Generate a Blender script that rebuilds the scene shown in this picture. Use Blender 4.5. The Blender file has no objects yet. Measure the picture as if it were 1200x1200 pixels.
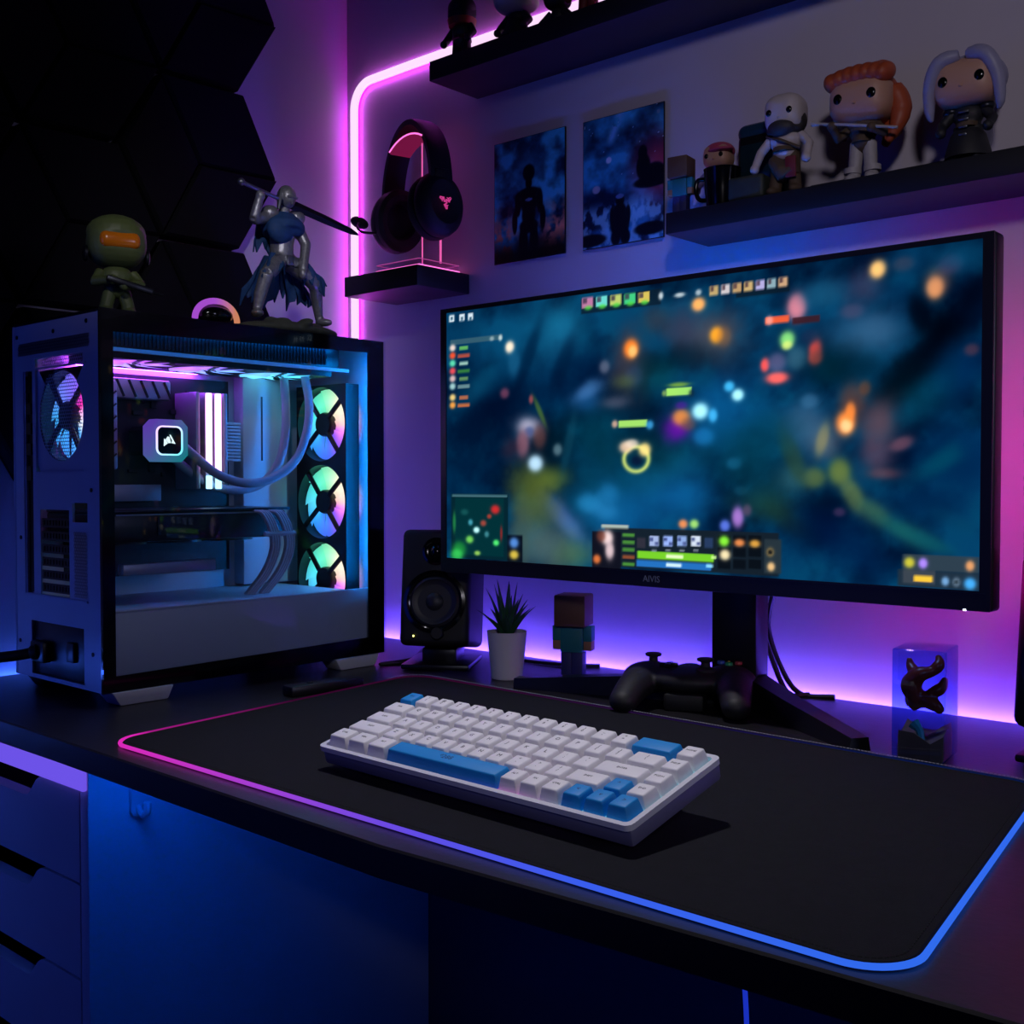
import bpy, bmesh, math, random
import numpy as np
from mathutils import Matrix, Vector, Euler

random.seed(7)
SC = bpy.context.scene
COL = SC.collection
PI = math.pi
R = math.radians


def lin(c):
    return tuple((x / 255 / 12.92) if x <= 10.3 else ((x / 255 + .055) / 1.055) ** 2.4 for x in c[:3])


# ------------------------------------------------------------------ materials
def mat(name, col, rough=.5, metal=0., noise=0., nscale=60., bump=0., bscale=300., spec=.5, coat=0., trans=0.):
    m = bpy.data.materials.new(name)
    m.use_nodes = True
    nt = m.node_tree
    b = nt.nodes['Principled BSDF']
    c = lin(col)
    b.inputs['Base Color'].default_value = (*c, 1)
    b.inputs['Roughness'].default_value = rough
    b.inputs['Metallic'].default_value = metal
    b.inputs['Specular IOR Level'].default_value = spec
    b.inputs['Coat Weight'].default_value = coat
    b.inputs['Transmission Weight'].default_value = trans
    tc = nt.nodes.new('ShaderNodeTexCoord')
    if noise:
        n = nt.nodes.new('ShaderNodeTexNoise')
        n.inputs['Scale'].default_value = nscale
        n.inputs['Detail'].default_value = 5
        nt.links.new(tc.outputs['Object'], n.inputs['Vector'])
        mx = nt.nodes.new('ShaderNodeMix')
        mx.data_type = 'RGBA'
        mx.inputs['A'].default_value = (*[x * (1 - noise) for x in c], 1)
        mx.inputs['B'].default_value = (*[min(1, x * (1 + noise)) for x in c], 1)
        nt.links.new(n.outputs['Fac'], mx.inputs['Factor'])
        nt.links.new(mx.outputs['Result'], b.inputs['Base Color'])
    if bump:
        n2 = nt.nodes.new('ShaderNodeTexNoise')
        n2.inputs['Scale'].default_value = bscale
        n2.inputs['Detail'].default_value = 3
        nt.links.new(tc.outputs['Object'], n2.inputs['Vector'])
        bp = nt.nodes.new('ShaderNodeBump')
        bp.inputs['Strength'].default_value = bump
        bp.inputs['Distance'].default_value = .001
        nt.links.new(n2.outputs['Fac'], bp.inputs['Height'])
        nt.links.new(bp.outputs['Normal'], b.inputs['Normal'])
    return m


def emit(name, col, s):
    m = bpy.data.materials.new(name)
    m.use_nodes = True
    nt = m.node_tree
    nt.nodes.clear()
    e = nt.nodes.new('ShaderNodeEmission')
    o = nt.nodes.new('ShaderNodeOutputMaterial')
    e.inputs['Color'].default_value = (*col, 1)
    e.inputs['Strength'].default_value = s
    nt.links.new(e.outputs[0], o.inputs[0])
    return m


def emit_attr(name, s):
    m = emit(name, (1, 1, 1), s)
    nt = m.node_tree
    a = nt.nodes.new('ShaderNodeAttribute')
    a.attribute_name = 'Col'
    nt.links.new(a.outputs['Color'], nt.nodes['Emission'].inputs['Color'])
    return m


def paint_attr(name, rough=.45):
    m = mat(name, (128, 128, 128), rough)
    nt = m.node_tree
    a = nt.nodes.new('ShaderNodeAttribute')
    a.attribute_name = 'Col'
    nt.links.new(a.outputs['Color'], nt.nodes['Principled BSDF'].inputs['Base Color'])
    return m


def glass(name, tint, refl=.06, rough=.02):
    m = bpy.data.materials.new(name)
    m.use_nodes = True
    nt = m.node_tree
    nt.nodes.clear()
    t = nt.nodes.new('ShaderNodeBsdfTransparent')
    g = nt.nodes.new('ShaderNodeBsdfGlossy')
    f = nt.nodes.new('ShaderNodeFresnel')
    mx = nt.nodes.new('ShaderNodeMixShader')
    o = nt.nodes.new('ShaderNodeOutputMaterial')
    t.inputs['Color'].default_value = (*tint, 1)
    g.inputs['Color'].default_value = (1, 1, 1, 1)
    g.inputs['Roughness'].default_value = rough
    f.inputs['IOR'].default_value = 1.0 + refl * 8
    ge = nt.nodes.new('ShaderNodeNewGeometry')
    ma = nt.nodes.new('ShaderNodeMath')
    ma.operation = 'SUBTRACT'
    ma.use_clamp = True
    nt.links.new(f.outputs[0], ma.inputs[0])
    nt.links.new(ge.outputs['Backfacing'], ma.inputs[1])
    nt.links.new(ma.outputs[0], mx.inputs[0])
    nt.links.new(t.outputs[0], mx.inputs[1])
    nt.links.new(g.outputs[0], mx.inputs[2])
    nt.links.new(mx.outputs[0], o.inputs[0])
    return m


WALL = mat('wall_paint', (200, 192, 205), .75, noise=.03, nscale=9, bump=.12, bscale=500)
FLOORM = mat('floor_wood', (60, 52, 50), .5, noise=.2, nscale=14)
DESKM = mat('desk_black_wood', (26, 25, 28), .38, noise=.35, nscale=30, bump=.15, bscale=160)
SHELFM = mat('shelf_black', (22, 22, 26), .5, noise=.2, nscale=40, bump=.05)
PANELM = mat('acoustic_foam', (16, 15, 22), .9, noise=.25, nscale=200, bump=.35, bscale=900, spec=.15)
WHITEM = mat('white_lacquer', (205, 205, 212), .45, noise=.03, nscale=20)
CASEW = mat('case_white_steel', (205, 206, 214), .4, noise=.03, nscale=40)
CASEB = mat('case_black', (14, 14, 18), .35, noise=.2, nscale=50)
CASEIN = mat('case_inner_white', (190, 196, 205), .45, noise=.03)
BLACKP = mat('black_plastic', (15, 15, 18), .38, noise=.15, nscale=80)
BLACKM = mat('black_matte', (11, 11, 13), .6, noise=.2, nscale=90, bump=.1, bscale=800)
BLACKG = mat('black_gloss', (8, 8, 10), .12)
RUBBER = mat('black_rubber', (18, 18, 20), .7, noise=.1)
DARKM = mat('dark_metal', (48, 50, 58), .35, .8, noise=.15, nscale=120)
STEELM = mat('brushed_steel', (150, 152, 160), .3, .9, noise=.1, nscale=150)
PCB = mat('pcb_black', (14, 15, 22), .5, noise=.3, nscale=240)
SLEEVE = mat('white_sleeving', (190, 188, 196), .6, noise=.15, nscale=400)
FABRIC = mat('pad_fabric', (25, 26, 31), .92, noise=.22, nscale=90, bump=.5, bscale=1600, spec=.15)
STITCH = mat('stitch_thread', (150, 150, 160), .8, noise=.1)
STITCHD = mat('stitch_dark', (8, 8, 10), .9)
KEYW = mat('keycap_white', (232, 230, 232), .5, noise=.02, nscale=30)
KEYB = mat('keycap_blue', (0, 138, 212), .55, noise=.03, nscale=30)
LEGEND = mat('legend_ink', (34, 36, 48), .6)
LEGENDB = mat('legend_ink_blue', (10, 52, 110), .6)
KCASE = mat('keyboard_white', (214, 214, 222), .35, noise=.02)
POTM = mat('white_ceramic', (205, 202, 205), .45, noise=.03, nscale=30)
LEAFM = mat('succulent_green', (40, 84, 52), .45, noise=.3, nscale=60)
SOILM = mat('soil', (38, 28, 22), .95, noise=.4, nscale=200, bump=.6)
GLASSM = glass('tempered_glass', (.86, .89, .95), .035)
RESIN = glass('blue_resin', (.40, .57, .90), .08, .03)
ACRYL = glass('clear_acrylic', (.93, .80, .93), .06, .02)
PUMPW = mat('pump_white', (200, 200, 210), .4)
TUBEM = mat('tube_grey', (150, 155, 175), .5, noise=.1, nscale=500)
SKIN = mat('vinyl_skin', (196, 150, 128), .45, noise=.03)
SKINP = mat('vinyl_pale', (200, 188, 190), .45, noise=.03)
COPPER = mat('vinyl_copper_hair', (176, 78, 44), .5, noise=.15, nscale=90)
SILVER = mat('vinyl_silver_hair', (150, 148, 178), .45, noise=.1, nscale=90)
BEARD = mat('vinyl_charcoal', (52, 48, 50), .6, noise=.2, nscale=120)
EYEM = mat('vinyl_eye', (8, 8, 9), .15)
BROWNC = mat('vinyl_brown_cloth', (84, 66, 50), .7, noise=.3, nscale=150)
REDC = mat('vinyl_red_cloth', (120, 30, 34), .6, noise=.2, nscale=150)
BONEC = mat('vinyl_bone', (176, 170, 172), .55, noise=.2, nscale=150)
DARKC = mat('vinyl_dark_cloth', (30, 30, 36), .6, noise=.3, nscale=150)
OLIVE = mat('vinyl_olive', (92, 104, 58), .5, noise=.2, nscale=120)
AMBER = mat('vinyl_amber', (226, 122, 22), .2, noise=.15, nscale=60)
KNIGHTM = mat('pewter_armour', (158, 158, 168), .36, .6, noise=.45, nscale=220, bump=.4, bscale=500)
CAPEM = mat('cape_blue', (34, 74, 130), .7, noise=.35, nscale=120, bump=.4, bscale=200)
ROCKM = mat('statue_rock', (66, 70, 62), .85, noise=.4, nscale=90, bump=.8, bscale=120)
BRONZE = mat('ornament_red_brown', (168, 62, 42), .3, noise=.5, nscale=70, bump=.4, bscale=120)
WOODB = mat('ornament_wood', (150, 104, 72), .55, noise=.4, nscale=60)
TEALB = mat('ornament_teal', (50, 160, 160), .4, noise=.2)
TEALC = mat('block_teal', (30, 118, 124), .55, noise=.06, nscale=40)
BROWNB = mat('block_brown', (96, 66, 50), .6, noise=.1, nscale=40)
INDIGO = mat('block_indigo', (46, 48, 110), .6, noise=.08, nscale=40)
TANB = mat('block_tan', (160, 112, 84), .6, noise=.06, nscale=40)
PINKC = mat('vinyl_pink', (190, 70, 110), .55, noise=.2)
LAVC = mat('vinyl_lavender', (110, 100, 160), .55, noise=.15)
NAVYG = mat('navy_gloss', (26, 58, 84), .25, noise=.3, nscale=40)
CONE = mat('speaker_cone', (34, 34, 38), .45, noise=.1)
SCREWM = mat('logo_grey', (120, 126, 140), .5)
KSHADED = mat('keyboard_white_shaded', (104, 102, 132), .45, noise=.03)  # shade on the white lower case put into a darker lavender grey
PLUGM = mat('cable_black', (12, 12, 14), .55)


# ------------------------------------------------------------------ mesh builder
_cache = {}


def rbox(sx, sy, sz, bev, seg, taper=None):
    k = (round(sx, 5), round(sy, 5), round(sz, 5), round(bev, 5), seg, taper)
    if k in _cache:
        return _cache[k]
    bm = bmesh.new()
    bmesh.ops.create_cube(bm, size=1)
    for v in bm.verts:
        if taper and v.co.z > 0:
            v.co = Vector((v.co.x * (sx - 2 * taper[0]), v.co.y * (sy - taper[1] - taper[2]) + (taper[1] - taper[2]) / 2, v.co.z * sz))
        else:
            v.co = Vector((v.co.x * sx, v.co.y * sy, v.co.z * sz))
    if bev > 0:
        bmesh.ops.bevel(bm, geom=bm.edges[:], offset=min(bev, min(sx, sy, sz) * .49), segments=seg, affect='EDGES', profile=.5, clamp_overlap=True)
    bm.verts.ensure_lookup_table()
    v = [tuple(x.co) for x in bm.verts]
    f = [[y.index for y in x.verts] for x in bm.faces]
    bm.free()
    _cache[k] = (v, f)
    return v, f


def rotm(rx=0, ry=0, rz=0):
    return Euler((R(rx), R(ry), R(rz))).to_matrix().to_4x4()


def at(x, y, z, rx=0, ry=0, rz=0):
    return Matrix.Translation((x, y, z)) @ rotm(rx, ry, rz)


class MB:
    def __init__(s, M=None):
        s.v, s.f, s.mi = [], [], []
        s.m = 0
        s.M = M or Matrix()

    def add(s, v, f, M=None):
        T = s.M @ M if M else s.M
        o = len(s.v)
        s.v += [tuple(T @ Vector(p)) for p in v]
        s.f += [[i + o for i in q] for q in f]
        s.mi += [s.m] * len(f)
        return s

    def box(s, x, y, z, sx, sy, sz, bev=0., seg=2, rot=None, taper=None):
        v, f = rbox(sx, sy, sz, bev, seg, taper)
        M = Matrix.Translation((x, y, z))
        if rot:
            M = M @ rotm(*rot)
        return s.add(v, f, M)

    def span(s, x0, x1, y0, y1, z0, z1, bev=0., seg=2):
        return s.box((x0 + x1) / 2, (y0 + y1) / 2, (z0 + z1) / 2, x1 - x0, y1 - y0, z1 - z0, bev, seg)

    def ball(s, c, r, rot=None, n=16):
        rx, ry, rz = (r, r, r) if not isinstance(r, (tuple, list)) else r
        v, f = [], []
        m = max(6, n // 2)
        v.append((0, 0, -rz))
        for i in range(1, m):
            a = -PI / 2 + PI * i / m
            for j in range(n):
                b = 2 * PI * j / n
                v.append((rx * math.cos(a) * math.cos(b), ry * math.cos(a) * math.sin(b), rz * math.sin(a)))
        v.append((0, 0, rz))
        for j in range(n):
            f.append([0, 1 + (j + 1) % n, 1 + j])
            for i in range(m - 2):
                p = 1 + i * n
                f.append([p + j, p + (j + 1) % n, p + n + (j + 1) % n, p + n + j])
            p = 1 + (m - 2) * n
            f.append([p + j, p + (j + 1) % n, len(v) - 1])
        M = Matrix.Translation(c)
        if rot:
            M = M @ rotm(*rot)
        return s.add(v, f, M)

    def tube(s, pts, r, n=10, closed=False, sq=1.):
        P = [Vector(p) for p in pts]
        k = len(P)
        rs = r if isinstance(r, (list, tuple)) else [r] * k
        T = []
        for i in range(k):
            a = P[(i - 1) % k] if (closed or i > 0) else P[i]
            b = P[(i + 1) % k] if (closed or i < k - 1) else P[i]
            T.append((b - a).normalized())
        u = Vector((0, 0, 1))
        if abs(T[0].dot(u)) > .9:
            u = Vector((1, 0, 0))
        u = (u - T[0] * u.dot(T[0])).normalized()
        v, f = [], []
        for i in range(k):
            u = (u - T[i] * u.dot(T[i])).normalized()
            w = T[i].cross(u)
            for j in range(n):
                a = 2 * PI * j / n
                v.append(tuple(P[i] + (u * math.cos(a) * sq + w * math.sin(a)) * rs[i]))
        for i in range(k if closed else k - 1):
            for j in range(n):
                a, b = i * n, ((i + 1) % k) * n
                f.append([a + j, a + (j + 1) % n, b + (j + 1) % n, b + j])
        if not closed:
            f.append(list(range(n))[::-1])
            f.append(list(range((k - 1) * n, k * n)))
        return s.add(v, f)

    def lathe(s, prof, M=None, n=32):
        v, f = [], []
        k = len(prof)
        for r, z in prof:
            for j in range(n):
                a = 2 * PI * j / n
                v.append((max(r, 1e-5) * math.cos(a), max(r, 1e-5) * math.sin(a), z))
        for i in range(k - 1):
            for j in range(n):
                f.append([i * n + j, i * n + (j + 1) % n, (i + 1) * n + (j + 1) % n, (i + 1) * n + j])
        f.append(list(range(n))[::-1])
        f.append(list(range((k - 1) * n, k * n)))
        return s.add(v, f, M)

    def prism(s, poly, d, M=None):
        n = len(poly)
        v = [(x, y, 0) for x, y in poly] + [(x, y, d) for x, y in poly]
        f = [list(range(n))[::-1], list(range(n, 2 * n))] + [[i, (i + 1) % n, n + (i + 1) % n, n + i] for i in range(n)]
        return s.add(v, f, M)

    def plate(s, x0, x1, z0, z1, y0, y1, holes):
        """A sheet in the XZ plane, from y0 to y1, with rectangular holes (xa, xb, za, zb)."""
        xs = sorted({x0, x1, *[h[0] for h in holes], *[h[1] for h in holes]})
        zs = sorted({z0, z1, *[h[2] for h in holes], *[h[3] for h in holes]})
        for j in range(len(zs) - 1):
            run = None
            for i in range(len(xs)):
                solid = i < len(xs) - 1 and not any(h[0] <= (xs[i] + xs[i + 1]) / 2 <= h[1] and h[2] <= (zs[j] + zs[j + 1]) / 2 <= h[3] for h in holes)
                if solid and run is None:
                    run = xs[i]
                if not solid and run is not None:
                    s.span(run, xs[i], y0, y1, zs[j], zs[j + 1])
                    run = None
        return s

    def text(s, body, size, depth, M=None, align='CENTER', shear=0.):
        k = ('t', body, size, depth, align, shear)
        if k not in _cache:
            cu = bpy.data.curves.new('lettering', 'FONT')
            cu.body = body
            cu.size = size
            cu.extrude = depth / 2
            cu.align_x = align
            cu.align_y = 'CENTER'
            cu.shear = shear
            cu.resolution_u = 2
            o = bpy.data.objects.new('lettering', cu)
            COL.objects.link(o)
            dg = bpy.context.evaluated_depsgraph_get()
            me = bpy.data.meshes.new_from_object(o.evaluated_get(dg))
            _cache[k] = ([tuple(v.co) for v in me.vertices], [list(p.vertices) for p in me.polygons])
            bpy.data.objects.remove(o)
            bpy.data.meshes.remove(me)
            bpy.data.curves.remove(cu)
        return s.add(*_cache[k], M)

    def mesh(s, name, mats, smooth=38):
        me = bpy.data.meshes.new(name)
        me.from_pydata(s.v, [], s.f)
        for m in (mats if isinstance(mats, (list, tuple)) else [mats]):
            me.materials.append(m)
        me.polygons.foreach_set('material_index', s.mi)
        if smooth:
            me.polygons.foreach_set('use_smooth', [True] * len(s.f))
            me.update()
            me.set_sharp_from_angle(angle=R(smooth))
        me.update()
        return me


def tag(o, label, cat, group=None, kind=None):
    if label:
        o['label'] = label
    if cat:
        o['category'] = cat
    if group:
        o['group'] = group
    if kind:
        o['kind'] = kind
    return o


def thing(name, label, cat, loc, rz=0, group=None, rot=None):
    o = bpy.data.objects.new(name, None)
    o.empty_display_size = .02
    COL.objects.link(o)
    o.location = loc
    o.rotation_euler = rot or (0, 0, R(rz))
    o['_M'] = 0
    del o['_M']
    return tag(o, label, cat, group)


def wm(o):
    m = Matrix.Translation(o.location) @ o.rotation_euler.to_matrix().to_4x4()
    return wm(o.parent) @ m if o.parent else m


def colour(me, fn):
    a = me.color_attributes.new('Col', 'FLOAT_COLOR', 'POINT')
    a.data.foreach_set('color', np.array([(*fn(v.co), 1) for v in me.vertices], 'f').ravel())


def part(name, mb, mats, parent, label=None, smooth=38, world=False, colfn=None):
    """A mesh that belongs to a thing; the builder holds thing-local (or world) coordinates."""
    if world:
        I = wm(parent).inverted()
        mb.v = [tuple(I @ Vector(p)) for p in mb.v]
    me = mb.mesh(name, mats, smooth)
    if colfn:
        colour(me, colfn)
    o = bpy.data.objects.new(name, me)
    COL.objects.link(o)
    o.parent = parent
    if label:
        o['label'] = label
    return o


def solo(name, mb, mats, label, cat, loc=(0, 0, 0), group=None, kind=None, smooth=38, colfn=None, rz=0):
    me = mb.mesh(name, mats, smooth)
    if colfn:
        colour(me, colfn)
    o = bpy.data.objects.new(name, me)
    COL.objects.link(o)
    o.location = loc
    o.rotation_euler.z = R(rz)
    return tag(o, label, cat, group, kind)


def structure(name, mb, m):
    return solo(name, mb, m, None, None, kind='structure')


def fused(name, mb, m, parent, voxel=.002, it=6, world=False, label=None):
    """One continuous skin over the overlapping shapes in the builder."""
    if world:
        I = wm(parent).inverted()
        mb.v = [tuple(I @ Vector(p)) for p in mb.v]
    o = bpy.data.objects.new('tmp', mb.mesh('tmp', m, 0))
    COL.objects.link(o)
    r = o.modifiers.new('r', 'REMESH')
    r.mode = 'VOXEL'
    r.voxel_size = voxel
    r.use_smooth_shade = True
    q = o.modifiers.new('s', 'SMOOTH')
    q.iterations = it
    q.factor = .5
    dg = bpy.context.evaluated_depsgraph_get()
    me = bpy.data.meshes.new_from_object(o.evaluated_get(dg))
    bpy.data.objects.remove(o)
    me.name = name
    me.materials.clear()
    me.materials.append(m)
    me.polygons.foreach_set('use_smooth', [True] * len(me.polygons))
    p = bpy.data.objects.new(name, me)
    COL.objects.link(p)
    p.parent = parent
    if label:
        p['label'] = label
    return p


def copy_tree(o, parent=None):
    c = o.copy()
    COL.objects.link(c)
    c.parent = parent
    for ch in list(o.children):
        copy_tree(ch, c)
    return c


def smoothpath(pts, n=8):
    """Catmull-Rom through the points."""
    P = [Vector(p) for p in pts]
    P = [P[0] * 2 - P[1]] + P + [P[-1] * 2 - P[-2]]
    out = []
    for i in range(1, len(P) - 2):
        for k in range(n):
            t = k / n
            a, b, c, d = P[i - 1], P[i], P[i + 1], P[i + 2]
            out.append(.5 * ((2 * b) + (c - a) * t + (2 * a - 5 * b + 4 * c - d) * t * t + (3 * b - a - 3 * c + d) * t ** 3))
    out.append(P[-2])
    return out


def rrect(w, h, r, n=6, cx=0, cy=0):
    o = []
    for sx, sy, a0 in ((1, 1, 0), (-1, 1, 90), (-1, -1, 180), (1, -1, 270)):
        for k in range(n + 1):
            a = R(a0 + 90 * k / n)
            o.append((cx + sx * (w / 2 - r) + r * math.cos(a), cy + sy * (h / 2 - r) + r * math.sin(a)))
    return o


def ringprism(mb, outer, inner, d, M=None):
    n = len(outer)
    v = [(x, y, z) for z in (0, d) for P in (outer, inner) for x, y in P]
    f = []
    for i in range(n):
        j = (i + 1) % n
        f += [[i, n + i, n + j, j], [2 * n + i, 2 * n + j, 3 * n + j, 3 * n + i], [i, j, 2 * n + j, 2 * n + i], [n + i, 3 * n + i, 3 * n + j, n + j]]
    return mb.add(v, f, M)


def hexgrille(mb, inside, pitch, x0, x1, z0, z1, y, wire=.22, d=.0012):
    """A perforated sheet of small hexagonal holes, real holes, in the XZ plane."""
    dz = pitch * .866
    row = 0
    z = z0
    while z <= z1:
        x = x0 + (pitch / 2 if row % 2 else 0)
        while x <= x1:
            if inside(x, z):
                ro = pitch / 1.732
                ri = ro * (1 - wire)
                v, f = [], []
                for rr in (ro, ri):
                    for k in range(6):
                        a = R(60 * k + 30)
                        v.append((x + rr * math.cos(a), y, z + rr * math.sin(a)))
                for k in range(6):
                    j = (k + 1) % 6
                    f.append([k, j, 6 + j, 6 + k])
                mb.add(v, f)
            x += pitch
        z += dz
        row += 1
    return mb


def fbm(s, t, seed, oct=4):
    rng = np.random.RandomState(seed)
    out = np.zeros_like(s)
    amp, tot, f = 1., 0., 1
    for _ in range(oct):
        g = rng.rand(64, 64)
        x, y = (s * f) % 63, (t * f) % 63
        i, j = x.astype(int), y.astype(int)
        u, v = x - i, y - j
        u, v = u * u * (3 - 2 * u), v * v * (3 - 2 * v)
        i2, j2 = (i + 1) % 64, (j + 1) % 64
        out += amp * ((g[i, j] * (1 - u) + g[i2, j] * u) * (1 - v) + (g[i, j2] * (1 - u) + g[i2, j2] * u) * v)
        tot += amp
        amp *= .5
        f *= 2
    return out / tot


def picture(name, w, h, nx, ny, fn, m, parent, M):
    """A flat picture: a fine grid whose vertices carry the picture's colours (s, t from 0 to 1)."""
    S, T = np.meshgrid(np.linspace(0, 1, nx), np.linspace(0, 1, ny))
    S, T = S.ravel(), T.ravel()
    C = fn(S, T)
    V = [tuple(M @ Vector(((a - .5) * w, (b - .5) * h, 0))) for a, b in zip(S, T)]
    F = [(j * nx + i, j * nx + i + 1, (j + 1) * nx + i + 1, (j + 1) * nx + i) for j in range(ny - 1) for i in range(nx - 1)]
    me = bpy.data.meshes.new(name)
    me.from_pydata(V, [], F)
    me.materials.append(m)
    a = me.color_attributes.new('Col', 'FLOAT_COLOR', 'POINT')
    C = np.clip(C / 255., 0, 1)
    C = np.where(C <= .04045, C / 12.92, ((C + .055) / 1.055) ** 2.4)
    a.data.foreach_set('color', np.concatenate([C, np.ones((len(C), 1))], 1).astype('f').ravel())
    o = bpy.data.objects.new(name, me)
    COL.objects.link(o)
    o.parent = parent
    return o


# ================================================================== the room
YW, XL, DZ = 1.285, -1.523, .74
structure('floor', MB().span(XL - .1, 1.2, -2.2, YW + .1, -.05, 0), FLOORM)
structure('wall_back', MB().span(XL - .1, 1.2, YW, YW + .1, 0, 2.6), WALL)
structure('wall_left', MB().span(XL - .1, XL, -2.2, YW, 0, 2.6), WALL)

# hexagonal wall panels: three rhombic pads meeting at the centre
HS = .138
hexes = [(.975, 1.482, 'black hexagonal foam panel above the knight statue, its centre left of the purple wall'),
         (.975, 1.726, 'black hexagonal foam panel at the top edge of the picture beside the purple wall'),
         (.975, 1.238, 'black hexagonal foam panel mostly hidden behind the knight statue and its rock base'),
         (.765, 1.604, 'black hexagonal foam panel high on the wall, directly above the olive helmet figurine'),
         (.765, 1.360, 'black hexagonal foam panel directly behind the olive helmet figurine'),
         (.765, 1.116, 'black hexagonal foam panel behind the rear edge of the computer case'),
         (.765, 1.848, 'black hexagonal foam panel above the topmost row, mostly cut by the picture top'),
         (.555, 1.482, 'black hexagonal foam panel cut by the left picture edge, level with the olive figurine'),
         (.555, 1.726, 'black hexagonal foam panel in the top left corner of the picture'),
         (.555, 1.238, 'black hexagonal foam panel at the left picture edge, left of the computer case top')]
for hy, hz, hl in hexes:
    mb = MB()
    P = [(HS * math.cos(R(60 * k)), HS * math.sin(R(60 * k))) for k in range(6)]   # y, z
    P = [(a * .992, b * .992) for a, b in P]
    mb.add([(.004, a, b) for a, b in P] + [(0, a, b) for a, b in P],
           [list(range(6)), list(range(6, 12))[::-1]] + [[i, i + 6, (i + 1) % 6 + 6, (i + 1) % 6] for i in range(6)])
    for k in (0, 2, 4):
        q = [(0, 0), P[k], P[(k + 1) % 6], P[(k + 2) % 6]]
        cy, cz = sum(p[0] for p in q) / 4, sum(p[1] for p in q) / 4
        q1 = [((a - cy) * .985 + cy, (b - cz) * .985 + cz) for a, b in q]
        q2 = [((a - cy) * .93 + cy, (b - cz) * .93 + cz) for a, b in q]
        hh = [.026, .034, .042, .034] if k == 0 else ([.026, .030, .038, .034] if k == 2 else [.026, .034, .030, .038])
        v = [(.003, a, b) for a, b in q1] + [(h - .006, a, b) for (a, b), h in zip(q1, hh)] + [(h, a, b) for (a, b), h in zip(q2, hh)]
        f = [[8, 9, 10, 11]]
        for i in range(4):
            j = (i + 1) % 4
            f += [[i, j, 4 + j, 4 + i], [4 + i, 4 + j, 8 + j, 8 + i]]
        mb.add(v, f)
    solo('acoustic_panel', mb, PANELM, hl, 'wall panel', (XL + .0005, hy, hz), 'hexagonal foam panels on the side wall', smooth=15)

# neon light tube along the wall
t = thing('led_light_strip', 'glowing pink neon light strip running up the corner and along the wall', 'light strip', (-1.494, YW, DZ))
pts = [(-1.494, 1.276, .75)] + [(-1.494, 1.276, 1.0 + .1 * k) for k in range(0, 7)] + [(-1.494, 1.276, 1.635)]
pts += [(-1.494 + .042 * (1 - math.cos(R(a))), 1.276, 1.635 + .042 * math.sin(R(a))) for a in range(10, 91, 10)]
pts += [(-1.45 + .1 * k, 1.276, 1.678) for k in range(1, 10)]
part('neon_tube', MB().tube(pts, .0068, 12), emit('neon_core', (1., .70, 1.), 1.05), t, 'white pink glowing tube', world=True)
part('glow_channel', MB().tube([(p[0], 1.2806, p[2]) for p in pts], .0042, 8), emit('neon_magenta', (.76, .0, .95), 36.), t, 'magenta glowing backing', world=True)

# ================================================================== desk
t = thing('desk', 'long black wooden desk holding the monitor, keyboard and computer', 'desk', (-.65, .9, 0))
mb = MB()
dp = [(-1.507, .548), (-.60, .534), (-.165, .560), (.30, .588), (.30, 1.262), (-1.507, 1.262)]
n = len(dp)
e = .0016
mb.prism(dp, .0255 - 2 * e, Matrix.Translation((0, 0, .7145 + e)))
ins = [(-1.507 + e, .548 + e), (-.60, .534 + e), (-.165, .560 + e), (.30 - e, .588 + e), (.30 - e, 1.262 - e), (-1.507 + e, 1.262 - e)]
zt = .74 - e
mb.add([(x, y, zt) for x, y in dp] + [(x, y, .74) for x, y in ins], [[i, (i + 1) % n, n + (i + 1) % n, n + i] for i in range(n)] + [list(range(n, 2 * n))])
part('desktop', mb, DESKM, t, world=True, smooth=0)
for x, y in ((.24, .68), (.24, 1.2), (-.9, 1.22)):
    part('leg', MB().span(x - .025, x + .025, y - .025, y + .025, 0, .7145, .003), BLACKM, t, world=True)
part('rail', MB().span(-1.05, .21, 1.19, 1.205, .60, .7135), BLACKM, t, world=True)
# hidden light strips fixed to the desk edges
part('light_strip', MB().span(-1.45, .28, 1.268, 1.279, .722, .728, .001), emit('strip_violet', (.13, .065, 1.), 66.), t, 'blue violet light strip along the back edge', world=True)
part('light_strip', MB().span(-1.519, -1.510, .3, 1.24, .722, .728, .001), emit('strip_blue', (.04, .14, 1.), 24.), t, 'blue light strip along the wall side edge', world=True)
part('light_strip', MB().span(-1.04, -.15, .585, .592, .708, .7135, .001), emit('strip_deep_blue', (.0, .10, 1.), 24.), t, 'deep blue light strip under the front edge', world=True)
# dark board added where only shade lies under the desk
solo('shade_board', MB().span(-1.30, .2, 1.0342, 1.050, .05, .66), mat('shade_navy', (40, 42, 60), .6, noise=.1), 'dark board standing in for the shade under the desk, beyond the blue cabinet side', 'board')

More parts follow.
